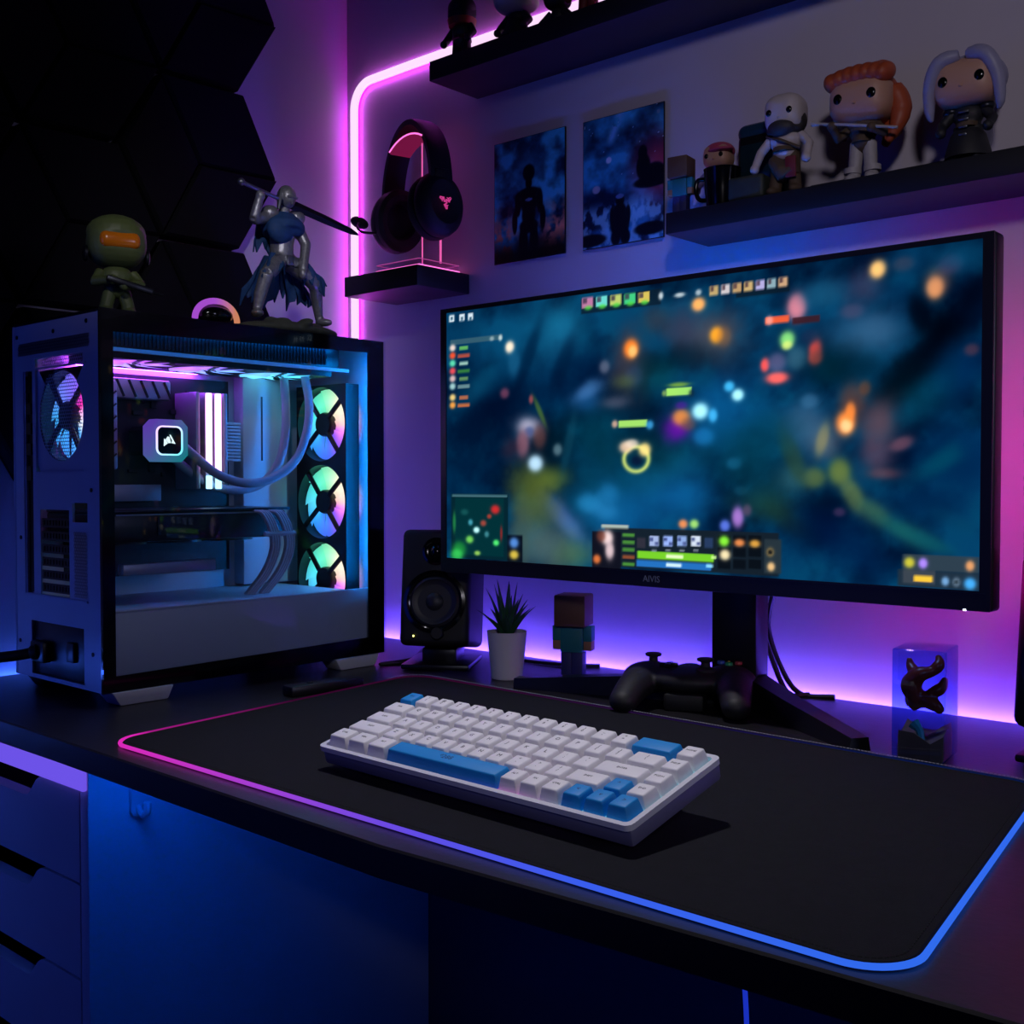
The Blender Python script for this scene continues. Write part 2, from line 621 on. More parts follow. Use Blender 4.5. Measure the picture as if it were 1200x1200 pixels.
# drawer cabinet
t = thing('drawer_cabinet', 'white three drawer cabinet under the desk with wavy finger cutouts', 'cabinet', (-1.26, .8, 0))
mb = MB()
mb.span(-1.0825, -1.066, .558, 1.034, .05, .708, .001)
mb.span(-1.454, -1.4375, .558, 1.034, .05, .708, .001)
mb.span(-1.4375, -1.0825, 1.022, 1.034, .05, .708)
mb.span(-1.4375, -1.0825, .56, 1.022, .05, .066)
mb.span(-1.4375, -1.0825, .58, 1.022, .70, .708)
part('body', mb, WHITEM, t, world=True, smooth=30)
mb = MB()
for x in (-1.44, -1.08):
    for y in (.58, 1.01):
        mb.box(x, y, .025, .03, .03, .05, .002)
part('base_feet', mb, BLACKP, t, world=True)
for k in range(6):
    z1 = .6865 - .0985 * k
    z0 = z1 - .0955
    if z0 < .06:
        break
    xl, xr = -1.436, -1.084
    poly = [(xl, z0), (xr, z0), (xr, z1)]
    for a, dz in ((-1.160, 0), (-1.170, -.0015), (-1.178, -.006), (-1.193, -.0215), (-1.199, -.0255), (-1.207, -.0268)):
        poly.append((a, z1 + dz))
    poly += [(-2.52 - a, z) for a, z in poly[:2:-1]]
    poly.append((xl, z1))
    mb = MB()
    mb.prism(poly, .016, Matrix.Translation((0, .574, 0)) @ rotm(90, 0, 0))
    d = part('drawer', mb, WHITEM, t, world=True, smooth=25)
    mb = MB()
    mb.span(-1.43, -1.09, .575, 1.0, z0 + .005, z0 + .012)
    mb.span(-1.43, -1.42, .58, 1.0, z0 + .012, z1 - .03)
    mb.span(-1.10, -1.09, .58, 1.0, z0 + .012, z1 - .03)
    part('drawer_box', mb, mat('drawer_inside', (70, 70, 76), .7), d, world=True, smooth=0)
part('light_bar', MB().span(-1.454, -1.066, .552, .5575, .6885, .7085, .0015), emit('bar_violet', (.15, .085, .80), 1.0), t, 'glowing violet light bar across the top', world=True)

t = thing('cable_hook', 'small pale hook on the blue cabinet side under the desk', 'hook', (-1.061, .615, .66))
mb = MB()
mb.prism(rrect(.018, .040, .007), .004, Matrix.Translation((-1.0655, .612, .672)) @ rotm(90, 0, 90))
mb.tube(smoothpath([(-1.063, .612, .662), (-1.054, .612, .655), (-1.046, .612, .660), (-1.045, .612, .670)], 5), .004, 8)
part('hook_body', mb, WHITEM, t, world=True)

pts = smoothpath([(-.345, .60, .712), (-.343, .602, .66), (-.345, .60, .6), (-.34, .61, .5)], 6)
solo('glowing_cable', MB().tube(pts, .0016, 8), emit('cable_blue', (.02, .06, 1.), .5), 'thin blue lit cable hanging below the desk front edge', 'cable')

# ================================================================== desk pad
t = thing('desk_pad', 'large black cloth desk pad with glowing pink to blue edge', 'desk mat', (-.66, .78, DZ))
cor = [(-.228, .563), (-.290, 1.006), (-1.088, 1.030), (-1.034, .563)]


def padline(off, n=12, r=.034):
    out = []
    for i in range(4):
        p, a, b = Vector(cor[i]), Vector(cor[i - 1]), Vector(cor[(i + 1) % 4])
        d0, d1 = (a - p).normalized(), (b - p).normalized()
        bis = (d0 + d1).normalized()
        sn = math.sqrt((1 - d0.dot(d1)) / 2)
        c = p + bis * (r / sn)
        s0 = p + d0 * (r / math.tan(math.asin(sn)))
        s1 = p + d1 * (r / math.tan(math.asin(sn)))
        a0, a1 = math.atan2(*(s0 - c).yx), math.atan2(*(s1 - c).yx)
        while a1 - a0 > PI:
            a1 -= 2 * PI
        while a1 - a0 < -PI:
            a1 += 2 * PI
        for k in range(n + 1):
            an = a0 + (a1 - a0) * k / n
            out.append((c.x + (r - off) * math.cos(an), c.y + (r - off) * math.sin(an)))
    return out


def dense(P, step):
    out = []
    for i in range(len(P)):
        a, b = Vector(P[i]), Vector(P[(i + 1) % len(P)])
        k = max(1, int((b - a).length / step))
        out += [tuple(a.lerp(b, j / k)) for j in range(k)]
    return out


mb = MB(Matrix.Translation((0, 0, DZ)))
o0, o1 = padline(.003), padline(.0042)
n = len(o0)
mb.add([(x, y, .0002) for x, y in o0] + [(x, y, .003) for x, y in o0] + [(x, y, .004) for x, y in o1],
       [[i, (i + 1) % n, n + (i + 1) % n, n + i] for i in range(n)] + [[n + i, n + (i + 1) % n, 2 * n + (i + 1) % n, 2 * n + i] for i in range(n)] + [list(range(2 * n, 3 * n)), list(range(n))[::-1]])
part('mat', mb, FABRIC, t, world=True, smooth=30)
edge = dense(padline(.0005), .02)


def padcol(co):
    x, y = co.x - .66, co.y + .78
    keys = [(-1.04, (235, 40, 190)), (-.9, (205, 55, 205)), (-.75, (160, 70, 225)), (-.6, (105, 80, 240)), (-.45, (62, 98, 250)), (-.2, (50, 115, 250))]
    c = keys[-1][1]
    for (a, ca), (b, cb) in zip(keys, keys[1:]):
        if x < b:
            u = max(0, min(1, (x - a) / (b - a)))
            c = [p + (q - p) * u for p, q in zip(ca, cb)]
            break
    k = 1.
    if y > .60 and x < -.6:
        k = max(.05, .5 - (y - .6) * 2.2)
    elif y > .93:
        k = .06
    return tuple(q * k for q in lin(c))


part('light_edge', MB().tube([(x, y, DZ + .0028) for x, y in edge], .0020, 8, closed=True), emit_attr('pad_edge_light', .88), t, 'glowing edge fading from pink to blue', world=True, colfn=padcol)
mb = MB()
st = dense(padline(.0085), .0042)
for i in range(len(st)):
    a, b = Vector((*st[i], DZ + .0041)), Vector((*st[(i + 1) % len(st)], DZ + .0041))
    mb.tube([a.lerp(b, .12), a.lerp(b, .8)], .00042, 4)
part('stitching', mb, STITCHD, t, world=True)
mb = MB()
st = dense(padline(.0020), .0036)
for i in range(len(st)):
    if st[i][1] > .975:
        a, b = Vector((*st[i], DZ + .0062)), Vector((*st[(i + 1) % len(st)], DZ + .0062))
        mb.tube([a.lerp(b, .1), a.lerp(b, .8)], .0005, 4)
part('edge_thread', mb, STITCH, t, 'pale thread along the back edge', world=True)
mb = MB(at(-1.098, .885, DZ, 0, 0, 84))
mb.box(0, 0, .0065, .105, .024, .013, .003)
c = part('control_box', mb, BLACKP, t, 'small black light controller clipped on the edge', world=True)
part('button', MB(at(-1.098, .885, DZ, 0, 0, 84)).lathe([(.004, 0), (.004, .0012), (.0032, .0016)], Matrix.Translation((-.02, 0, .0128)), 14), DARKM, c, world=True)

# ================================================================== keyboard
KT, KY = 13.6, -1.6
kb = thing('keyboard', 'white compact mechanical keyboard with blue accent keys on the black desk pad', 'keyboard', (-.792, .636, .7445), rot=(R(KT), 0, R(KY)))
KW, KD = .347, .1185
mb = MB()
ringprism(mb, rrect(KW, KD, .006, 5, KW / 2, KD / 2), rrect(KW - .009, KD - .009, .004, 5, KW / 2, KD / 2), .0045, Matrix.Translation((0, 0, .0165)))
part('case', mb, KCASE, kb, 'white top rim', smooth=30)
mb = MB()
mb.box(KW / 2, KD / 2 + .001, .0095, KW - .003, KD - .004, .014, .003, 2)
part('underside', mb, KSHADED, kb, smooth=30)


def kcol(co):
    x, y = co.x / KW, co.y / KD
    g = lambda a, b, w: math.exp(-((x - a) / w) ** 2 - ((y - b) / .45) ** 2)
    c = np.array((.22, .22, .5)) * .55 + np.array((.9, .05, .7)) * g(.62, 0, .12) * 1.1 + np.array((.15, .9, 1.)) * (g(.93, 0, .14) + g(1., .9, .06)) * .9
    return tuple(c)


xs = [.005 + (KW - .01) * i / 60 for i in range(61)]
ys = [.005 + (KD - .01) * j / 12 for j in range(13)]
mb = MB()
mb.add([(x, y, .0172) for y in ys for x in xs], [[j * 61 + i, j * 61 + i + 1, (j + 1) * 61 + i + 1, (j + 1) * 61 + i] for j in range(12) for i in range(60)])
part('backlight_plate', mb, emit_attr('key_backlight', .75), kb, 'glowing plate under the keys', colfn=kcol)
U = (KW - .012) / 16
UD = (KD - .0125) / 5
rows = [(4, [(1, 'ESC', 1)] + [(1, c, 0) for c in ('!\n1', '@\n2', '#\n3', '$\n4', '%\n5', '^\n6', '&\n7', '*\n8', '(\n9', ')\n0', '_\n-', '+\n=')] + [(2, '', 1), (1, 'HOME', 0)]),
        (3, [(1.5, 'TAB', 0)] + [(1, c, 0) for c in 'QWERTYUIOP'] + [(1, '{\n[', 0), (1, '}\n]', 0), (1.5, '|\n\\', 0), (1, 'PGUP', 0)]),
        (2, [(1.75, 'CAPS', 0)] + [(1, c, 0) for c in 'ASDFGHJKL'] + [(1, ':\n;', 0), (1, '"\n\'', 0), (2.25, 'ENTER', 0), (1, 'PGDN', 0)]),
        (1, [(2.25, 'SHIFT', 0)] + [(1, c, 0) for c in 'ZXCVBNM'] + [(1, '<\n,', 0), (1, '>\n.', 0), (1, '?\n/', 0), (1.75, 'SHIFT', 0), (1, '^', 1), (1, 'END', 0)]),
        (0, [(1.25, 'CTRL', 0), (1.25, 'WIN', 0), (1.25, 'ALT', 0), (6.25, '*288', 1), (1, 'ALT', 0), (1, 'FN', 0), (1, 'CTRL', 0), (1, '<', 1), (1, 'v', 1), (1, '>', 1)])]
hts = [.0112, .0102, .0100, .0106, .0116]
for r, keys in rows:
    x = .006
    for w, leg, blue in keys:
        ww = w * U
        h = hts[r]
        mb = MB(Matrix.Translation((x + ww / 2, .0062 + (r + .5) * UD, .0205)))
        mb.box(0, 0, h / 2 - .0025, ww - .0011, UD - .0011, h, .0011, 2, taper=(.0027, .0028, .0014))
        if leg:
            mb.m = 1
            sz = .0056 if len(leg) == 1 else (.0044 if '\n' in leg else .0032)
            if leg == '*288':
                sz = .0078
            mb.text(leg, sz, .0003, Matrix.Translation((0 if w < 3 else .0, .0018 if len(leg) < 6 and w < 3 else .001, h - .00255)))
        k = part('keycap', mb, [KEYB if blue else KEYW, LEGENDB if blue else LEGEND], kb, ('blue ' if blue else 'white ') + ('space bar keycap' if w > 3 else 'keycap'), smooth=40)
        x += ww
for x in (.04, KW - .04):
    mb = MB()
    mb.tube([(x, KD - .016, .006), (x, KD - .012, -.0245)], .0045, 10)
    part('foot', mb, KCASE, kb)

# ================================================================== monitor
t = thing('monitor', 'wide black monitor showing a blurred game scene', 'monitor', (-.71, 1.09, DZ))
MX0, MX1, MZ0, MZ1, MY = -1.067, -.354, .8795, 1.2285, 1.06
mb = MB()
mb.box((MX0 + MX1) / 2, MY + .012, (MZ0 + MZ1) / 2, MX1 - MX0, .024, MZ1 - MZ0, .004, 3)
mb.box((MX0 + MX1) / 2, MY + .030, 1.06, .62, .022, .27, .01, 3)
mb.box((MX0 + MX1) / 2, MY + .046, 1.04, .34, .02, .20, .008, 3)
part('housing', mb, BLACKP, t, world=True)
mb = MB()
ow, oh = MX1 - MX0 - .002, MZ1 - MZ0 - .002
cx, cz = (MX0 + MX1) / 2, (MZ0 + MZ1) / 2
scx, scz, sw, sh = (-1.056 - .365) / 2, (.899 + 1.222) / 2, .691, .323
outer = [(cx - ow / 2, cz - oh / 2), (cx + ow / 2, cz - oh / 2), (cx + ow / 2, cz + oh / 2), (cx - ow / 2, cz + oh / 2)]
inner = [(scx - sw / 2, scz - sh / 2), (scx + sw / 2, scz - sh / 2), (scx + sw / 2, scz + sh / 2), (scx - sw / 2, scz + sh / 2)]
ringprism(mb, outer, inner, .0025, Matrix.Translation((0, MY + .0004, 0)) @ rotm(90, 0, 0))
part('bezel', mb, BLACKP, t, world=True, smooth=0)
I = wm(t).inverted()
SCREEN_MARKS = [
('g',0.2445,0.8434,0.1045,0.1448,18,96,132,0.60,0), ('g',0.2833,0.8843,0.0416,0.0953,30,120,160,0.60,0), ('g',0.1216,0.8818,0.0728,0.0837,12,76,112,0.50,0), ('g',0.0340,0.9149,0.0662,0.0860,8,50,80,0.60,0),
('g',0.1428,0.5946,0.1311,0.1668,2,12,36,0.70,0), ('g',0.3214,0.6729,0.0906,0.1414,4,28,62,0.60,0), ('g',0.2834,0.7412,0.0191,0.1431,4,22,48,0.60,-25), ('g',0.2046,0.7852,0.0161,0.1631,3,20,45,0.60,-25),
('g',0.0782,0.4640,0.0855,0.1364,4,28,55,0.60,0), ('g',0.0560,0.3274,0.0761,0.1032,5,35,65,0.60,0), ('g',0.1216,0.7309,0.0831,0.0671,8,60,95,0.50,30), ('g',0.0783,0.6856,0.0645,0.0477,14,80,110,0.50,35),
('g',0.3587,0.3260,0.0971,0.1558,8,58,80,0.70,0), ('g',0.4302,0.1887,0.1007,0.1066,16,92,150,0.60,0), ('g',0.3404,0.2319,0.0275,0.0377,45,145,205,0.60,0), ('g',0.3859,0.2703,0.0249,0.0371,40,130,190,0.50,0),
('g',0.3806,0.2021,0.0285,0.0372,50,140,200,0.50,0), ('g',0.5307,0.2666,0.0632,0.0734,18,95,155,0.60,0), ('g',0.4643,0.3256,0.0418,0.0601,16,85,120,0.50,0), ('g',0.5305,0.3692,0.0320,0.0469,15,80,120,0.50,0),
('g',0.2742,0.1980,0.0495,0.0450,75,98,165,0.75,-38), ('g',0.3068,0.1356,0.0374,0.0382,70,110,170,0.60,-38), ('g',0.3585,0.5129,0.0799,0.1088,6,50,62,0.60,0), ('g',0.4810,0.4150,0.0813,0.0894,10,66,74,0.50,0),
('g',0.4295,0.5990,0.0760,0.0667,4,22,40,0.60,0), ('g',0.3400,0.6081,0.0329,0.0438,28,85,140,0.60,0), ('g',0.2149,0.2776,0.0476,0.1113,85,98,36,0.80,0), ('g',0.2605,0.3265,0.0347,0.0451,118,134,48,0.60,0),
('g',0.2449,0.0669,0.0770,0.1040,82,108,108,0.80,0), ('g',0.3125,0.0406,0.0410,0.0572,80,112,76,0.60,0), ('g',0.1885,0.1285,0.0284,0.1323,70,90,80,0.60,0), ('g',0.2448,0.1968,0.0428,0.0584,70,90,60,0.50,0),
('g',0.2682,0.4550,0.0421,0.0963,4,20,30,0.70,0), ('g',0.2989,0.4535,0.0114,0.1270,20,70,90,0.50,-15), ('g',0.2047,0.5235,0.0301,0.0426,175,172,195,0.90,0), ('g',0.2088,0.5036,0.0141,0.0229,60,80,130,0.80,0),
('g',0.1925,0.4586,0.0183,0.0592,135,90,105,0.85,0), ('g',0.2328,0.4826,0.0178,0.0519,95,60,60,0.70,0), ('g',0.1637,0.4433,0.0248,0.0465,55,35,50,0.60,0), ('g',0.2229,0.3821,0.0199,0.0359,175,210,235,1.00,0),
('g',0.2740,0.4323,0.0116,0.0256,120,150,160,0.60,0), ('g',0.2128,0.6275,0.0060,0.0196,180,80,80,0.70,0), ('g',0.2328,0.5800,0.0059,0.0713,70,100,50,0.80,28), ('g',0.1491,0.9532,0.0125,0.0166,140,70,80,0.00,0),
('g',0.1470,0.9569,0.0021,0.0033,0,0,0,0.00,0), ('g',0.1491,0.6574,0.0125,0.0233,130,70,95,0.70,0), ('g',0.1616,0.8349,0.0124,0.0265,255,228,200,1.00,0), ('g',0.1720,0.7737,0.0164,0.0594,40,110,150,0.40,0),
('g',0.4258,0.7358,0.0377,0.1211,70,55,62,0.75,0), ('g',0.4310,0.7834,0.0172,0.0393,255,130,45,1.00,0), ('g',0.4344,0.7738,0.0103,0.0242,255,190,110,1.00,0), ('g',0.4380,0.6887,0.0205,0.0362,60,70,120,0.50,0),
('g',0.3763,0.7278,0.0125,0.0277,120,120,140,0.60,0), ('g',0.4207,0.6698,0.0242,0.0273,80,95,60,0.60,0), ('g',0.3980,0.5961,0.0316,0.0245,90,90,110,0.60,0), ('g',0.3400,0.6456,0.0329,0.0313,80,130,190,0.60,20),
('g',0.5848,0.7978,0.0546,0.0914,88,82,90,0.75,0), ('g',0.5294,0.8370,0.0319,0.0874,60,55,75,0.70,0), ('g',0.4801,0.8761,0.0330,0.0534,60,55,62,0.60,0), ('g',0.5611,0.9115,0.0141,0.0259,255,172,96,1.00,0),
('g',0.5941,0.8018,0.0138,0.0313,250,165,45,1.00,0), ('g',0.6078,0.7936,0.0151,0.0396,150,100,60,0.50,0), ('g',0.5297,0.7349,0.0707,0.0525,4,22,36,0.60,0), ('g',0.4805,0.6831,0.0493,0.0713,10,60,62,0.50,0),
('r',0.4349,0.5183,0.0291,0.0121,150,205,100,1.00,0), ('g',0.3981,0.5194,0.0071,0.0153,200,160,140,0.90,0), ('g',0.4691,0.5113,0.0084,0.0180,60,150,205,0.90,0), ('r',0.5251,0.6215,0.0241,0.0132,155,215,100,1.00,0),
('g',0.5250,0.6450,0.0225,0.0088,130,170,60,0.80,0), ('g',0.4973,0.6188,0.0050,0.0118,140,170,90,0.80,0), ('g',0.5492,0.6130,0.0064,0.0145,20,30,40,0.70,0), ('o',0.4420,0.3923,0.0290,0.0514,190,205,110,0.90,0),
('g',0.4437,0.3862,0.0137,0.0212,12,22,50,0.80,0), ('g',0.4211,0.4355,0.0156,0.0244,225,190,160,0.90,0), ('g',0.4591,0.4249,0.0135,0.0271,245,215,130,0.95,0), ('g',0.4333,0.4471,0.0155,0.0182,230,210,190,0.80,0),
('g',0.5237,0.4957,0.0257,0.0469,105,20,160,0.90,0), ('g',0.5301,0.5333,0.0192,0.0322,225,135,65,0.95,0), ('g',0.5300,0.5742,0.0129,0.0146,80,30,140,0.70,0), ('g',0.5430,0.5089,0.0159,0.0262,120,80,60,0.60,0),
('g',0.6085,0.5667,0.0625,0.1022,14,92,150,0.60,0), ('g',0.5652,0.5506,0.0172,0.0318,170,240,255,1.00,0), ('g',0.5886,0.5343,0.0092,0.0258,70,180,240,0.90,0), ('g',0.6325,0.5982,0.0119,0.0225,170,240,255,1.00,0),
('g',0.6174,0.6281,0.0105,0.0198,70,185,240,0.90,0), ('g',0.5717,0.4636,0.0218,0.0346,30,120,185,0.70,0), ('g',0.6272,0.3729,0.0150,0.0226,40,130,185,0.60,0), ('g',0.6394,0.2825,0.0148,0.0169,30,95,130,0.40,0),
('g',0.7308,0.8658,0.0178,0.0486,235,135,150,0.90,0), ('r',0.6988,0.8318,0.0197,0.0109,230,90,55,0.95,0), ('r',0.7461,0.8222,0.0217,0.0107,60,28,36,0.90,0), ('g',0.6859,0.8317,0.0071,0.0165,235,150,140,0.90,0),
('g',0.7159,0.7659,0.0139,0.0299,130,210,120,1.00,0), ('g',0.7159,0.7469,0.0098,0.0163,210,230,120,0.90,0), ('g',0.7614,0.7204,0.0121,0.0427,245,75,62,1.00,0), ('g',0.7615,0.6991,0.0121,0.0214,250,85,65,0.90,0),
('g',0.6792,0.6897,0.0086,0.0248,245,85,82,1.00,0), ('g',0.6994,0.6457,0.0211,0.0219,250,100,95,1.00,0), ('g',0.6992,0.6950,0.0183,0.0356,105,95,135,0.70,0), ('g',0.7314,0.7037,0.0192,0.0432,60,100,120,0.70,0),
('g',0.7517,0.7675,0.0162,0.0268,30,40,70,0.60,0), ('g',0.8372,0.7520,0.0595,0.0724,52,98,135,0.60,0), ('g',0.8560,0.7743,0.0369,0.0513,62,100,135,0.50,0), ('g',0.7715,0.8966,0.0369,0.0424,32,88,120,0.60,0),
('g',0.7459,0.4862,0.0351,0.0808,70,108,142,0.70,0), ('g',0.7525,0.5663,0.0162,0.0269,70,120,160,0.50,0), ('g',0.8177,0.8337,0.0205,0.0261,90,75,105,0.50,0), ('g',0.8365,0.9072,0.0276,0.0568,70,60,88,0.60,0),
('g',0.8552,0.9512,0.0137,0.0307,255,196,115,1.00,0), ('g',0.9363,0.8777,0.0139,0.0372,255,170,105,1.00,0), ('g',0.9397,0.8942,0.0207,0.0494,140,95,80,0.40,0), ('g',0.9568,0.9390,0.0182,0.0319,100,60,90,0.50,0),
('g',0.8920,0.9566,0.0168,0.0252,95,65,75,0.50,0), ('g',0.8924,0.8809,0.0287,0.1009,8,62,100,0.50,0), ('g',0.9738,0.9587,0.0443,0.0487,12,82,118,0.60,0), ('g',0.9232,0.6740,0.0688,0.0649,1,5,16,0.95,42),
('g',0.9462,0.7570,0.0297,0.0642,2,6,16,0.90,0), ('g',0.9855,0.8464,0.0330,0.0340,3,10,26,0.85,45), ('g',0.9167,0.8001,0.0165,0.0750,2,8,20,0.80,20), ('g',0.8815,0.5915,0.0539,0.0560,4,16,26,0.85,40),
('g',0.8184,0.6642,0.0506,0.0574,3,28,42,0.70,0), ('g',0.7790,0.6698,0.0316,0.0690,4,38,48,0.60,0), ('g',0.9753,0.6416,0.0443,0.0733,6,44,86,0.70,40), ('g',0.9179,0.5496,0.0466,0.0552,8,70,90,0.55,42),
('g',0.9863,0.6886,0.0111,0.0194,110,60,70,0.50,0), ('g',0.9653,0.3726,0.0612,0.0985,4,26,64,0.70,0), ('g',0.9481,0.3730,0.0455,0.0348,8,82,100,0.60,30), ('g',0.9877,0.4208,0.0222,0.0488,6,40,80,0.50,0),
('g',0.8188,0.5596,0.0230,0.0627,110,64,50,0.60,0), ('g',0.8378,0.5966,0.0101,0.0259,130,70,40,0.50,0), ('g',0.8597,0.4912,0.0272,0.0720,105,78,88,0.75,0), ('g',0.8920,0.4253,0.0193,0.0229,115,75,92,0.70,20),
('g',0.8551,0.3883,0.0248,0.0516,90,70,90,0.70,0), ('g',0.8653,0.3366,0.0271,0.0206,115,75,85,0.60,0), ('g',0.8087,0.4924,0.0168,0.0420,255,140,62,1.00,0), ('g',0.8100,0.4844,0.0104,0.0236,255,205,140,1.00,0),
('g',0.8163,0.5285,0.0090,0.0314,255,140,60,0.80,0), ('g',0.7773,0.4308,0.0238,0.0533,110,110,120,0.60,0), ('g',0.7732,0.4443,0.0107,0.0587,150,140,90,0.60,-15), ('g',0.7602,0.3242,0.0215,0.0376,80,100,62,0.90,0),
('g',0.8001,0.3425,0.0195,0.0476,100,118,60,0.90,0), ('g',0.8199,0.2715,0.0167,0.0682,95,115,70,0.85,30), ('g',0.8521,0.2202,0.0299,0.0311,70,110,80,0.80,-30), ('g',0.8956,0.1658,0.0406,0.0306,30,100,95,0.75,-25),
('g',0.9317,0.1354,0.0348,0.0226,18,85,95,0.70,-22), ('g',0.7258,0.3244,0.0276,0.0490,70,110,110,0.50,0), ('g',0.7255,0.3924,0.0166,0.1088,50,70,45,0.60,25), ('g',0.7806,0.2441,0.0342,0.0427,3,16,34,0.80,0),
('g',0.6835,0.2414,0.0509,0.0610,34,62,44,0.60,0), ('g',0.7193,0.1877,0.0414,0.0383,40,66,36,0.50,-30), ('g',0.7675,0.1632,0.0721,0.0912,3,16,46,0.75,0), ('g',0.8206,0.1007,0.0630,0.0683,5,28,66,0.60,-30),
('g',0.9311,0.2483,0.0574,0.0601,5,28,62,0.60,0), ('g',0.9662,0.1999,0.0382,0.0247,10,60,90,0.50,-20), ('g',0.8006,0.2182,0.0105,0.0159,90,60,100,0.50,0), ('g',0.6540,0.3667,0.0661,0.1119,8,52,62,0.55,0),
('g',0.6828,0.4629,0.0563,0.0718,8,64,84,0.50,0), ('g',0.6337,0.1948,0.0119,0.0396,170,120,205,0.90,0), ('g',0.6500,0.2180,0.0088,0.0225,110,80,110,0.60,0), ('g',0.6111,0.1653,0.0106,0.0228,95,120,225,0.90,0),
('r',0.0846,0.1325,0.0728,0.1299,10,38,48,1.00,0), ('r',0.0846,0.1325,0.0623,0.1162,8,48,54,1.00,0), ('r',0.0847,0.2556,0.0707,0.0034,90,130,140,0.90,0), ('g',0.0333,0.0392,0.0202,0.0348,35,140,60,0.80,0),
('g',0.0265,0.0142,0.0181,0.0279,60,200,90,0.80,0), ('g',0.1257,0.2024,0.0128,0.0202,210,44,46,0.90,0), ('g',0.0603,0.0794,0.0111,0.0172,120,210,90,0.90,0), ('g',0.0780,0.1185,0.0088,0.0137,190,250,250,1.00,0),
('g',0.0956,0.1468,0.0087,0.0136,160,70,60,0.90,0), ('g',0.1107,0.1747,0.0065,0.0102,170,60,50,0.90,0), ('g',0.0626,0.1485,0.0067,0.0138,80,170,190,0.80,0), ('g',0.1042,0.1031,0.0065,0.0136,70,140,150,0.80,0),
('g',0.1278,0.0709,0.0085,0.0135,80,220,110,1.00,0), ('g',0.0802,0.0260,0.0088,0.0103,150,200,90,0.90,0), ('g',0.0198,0.1463,0.0046,0.0488,40,130,70,0.80,0), ('g',0.1406,0.1088,0.0032,0.0336,150,40,40,0.80,0),
('g',0.0470,0.1892,0.0112,0.0138,30,90,90,0.70,0), ('r',0.1741,0.0511,0.0185,0.0532,12,20,32,1.00,0), ('g',0.1720,0.0743,0.0124,0.0233,80,130,200,1.00,0), ('g',0.1720,0.0276,0.0124,0.0200,200,175,70,1.00,0),
('r',0.4080,0.9546,0.0820,0.0274,16,30,44,0.80,0), ('r',0.6741,0.9388,0.0454,0.0220,16,28,40,0.80,0), ('r',0.5408,0.0764,0.1632,0.0703,24,34,44,0.97,0), ('r',0.3808,0.0625,0.0303,0.0683,20,22,34,1.00,0),
('g',0.3826,0.1091,0.0143,0.0310,230,205,205,1.00,0), ('g',0.3880,0.0631,0.0107,0.0372,215,190,195,0.95,0), ('g',0.3699,0.1145,0.0109,0.0249,110,60,50,0.80,0), ('g',0.3609,0.0294,0.0091,0.0188,205,110,60,1.00,0),
('r',0.4268,0.1214,0.0122,0.0061,80,150,60,0.80,0), ('r',0.4269,0.0955,0.0122,0.0061,80,150,60,0.80,0), ('r',0.4269,0.0695,0.0122,0.0061,80,150,60,0.80,0), ('r',0.4270,0.0435,0.0122,0.0061,150,80,50,0.80,0),
('r',0.4270,0.0176,0.0122,0.0061,80,150,60,0.80,0), ('r',0.5182,0.0537,0.0732,0.0133,112,190,44,1.00,0), ('r',0.5150,0.0238,0.0718,0.0118,38,105,175,1.00,0), ('r',0.5182,0.0537,0.0163,0.0059,225,245,200,0.90,0),
('r',0.5166,0.0239,0.0147,0.0059,215,235,250,0.90,0), ('r',0.5837,0.0281,0.0062,0.0058,150,220,250,0.80,0), ('r',0.5914,0.0577,0.0046,0.0058,200,240,150,0.80,0), ('r',0.4783,0.1039,0.0092,0.0180,150,165,205,1.00,0),
('r',0.4732,0.1095,0.0034,0.0060,50,60,110,0.80,0), ('r',0.4833,0.0953,0.0033,0.0060,60,70,120,0.80,0), ('r',0.4783,0.0709,0.0050,0.0030,170,180,190,0.70,0), ('r',0.5054,0.1060,0.0090,0.0178,140,165,225,1.00,0),
('r',0.5005,0.1115,0.0033,0.0059,50,60,110,0.80,0), ('r',0.5104,0.0974,0.0033,0.0059,60,70,120,0.80,0), ('r',0.5055,0.0733,0.0049,0.0030,170,180,190,0.70,0), ('r',0.5321,0.1080,0.0089,0.0176,130,155,205,1.00,0),
('r',0.5272,0.1135,0.0032,0.0059,50,60,110,0.80,0), ('r',0.5369,0.0995,0.0032,0.0059,60,70,120,0.80,0), ('r',0.5321,0.0756,0.0048,0.0029,170,180,190,0.70,0), ('r',0.5582,0.1099,0.0087,0.0175,195,205,220,1.00,0),
('r',0.5534,0.1154,0.0032,0.0058,50,60,110,0.80,0), ('r',0.5629,0.1016,0.0032,0.0058,60,70,120,0.80,0), ('r',0.5583,0.0779,0.0048,0.0029,170,180,190,0.70,0), ('r',0.4528,0.0960,0.0085,0.0182,48,48,60,1.00,0),
('r',0.5819,0.1059,0.0078,0.0173,40,58,90,1.00,0), ('r',0.6097,0.1166,0.0114,0.0157,14,20,28,1.00,0), ('r',0.6098,0.0766,0.0114,0.0157,14,20,28,1.00,0), ('r',0.6099,0.0366,0.0114,0.0157,14,20,28,1.00,0),
('r',0.6369,0.1187,0.0112,0.0155,14,20,28,1.00,0), ('r',0.6370,0.0791,0.0112,0.0156,14,20,28,1.00,0), ('r',0.6371,0.0395,0.0112,0.0156,14,20,28,1.00,0), ('r',0.6635,0.1206,0.0109,0.0154,14,20,28,1.00,0),
('r',0.6637,0.0814,0.0109,0.0154,14,20,28,1.00,0), ('r',0.6638,0.0422,0.0109,0.0154,14,20,28,1.00,0), ('g',0.6097,0.1138,0.0106,0.0200,130,225,60,1.00,0), ('g',0.6369,0.1102,0.0104,0.0141,215,130,75,1.00,0),
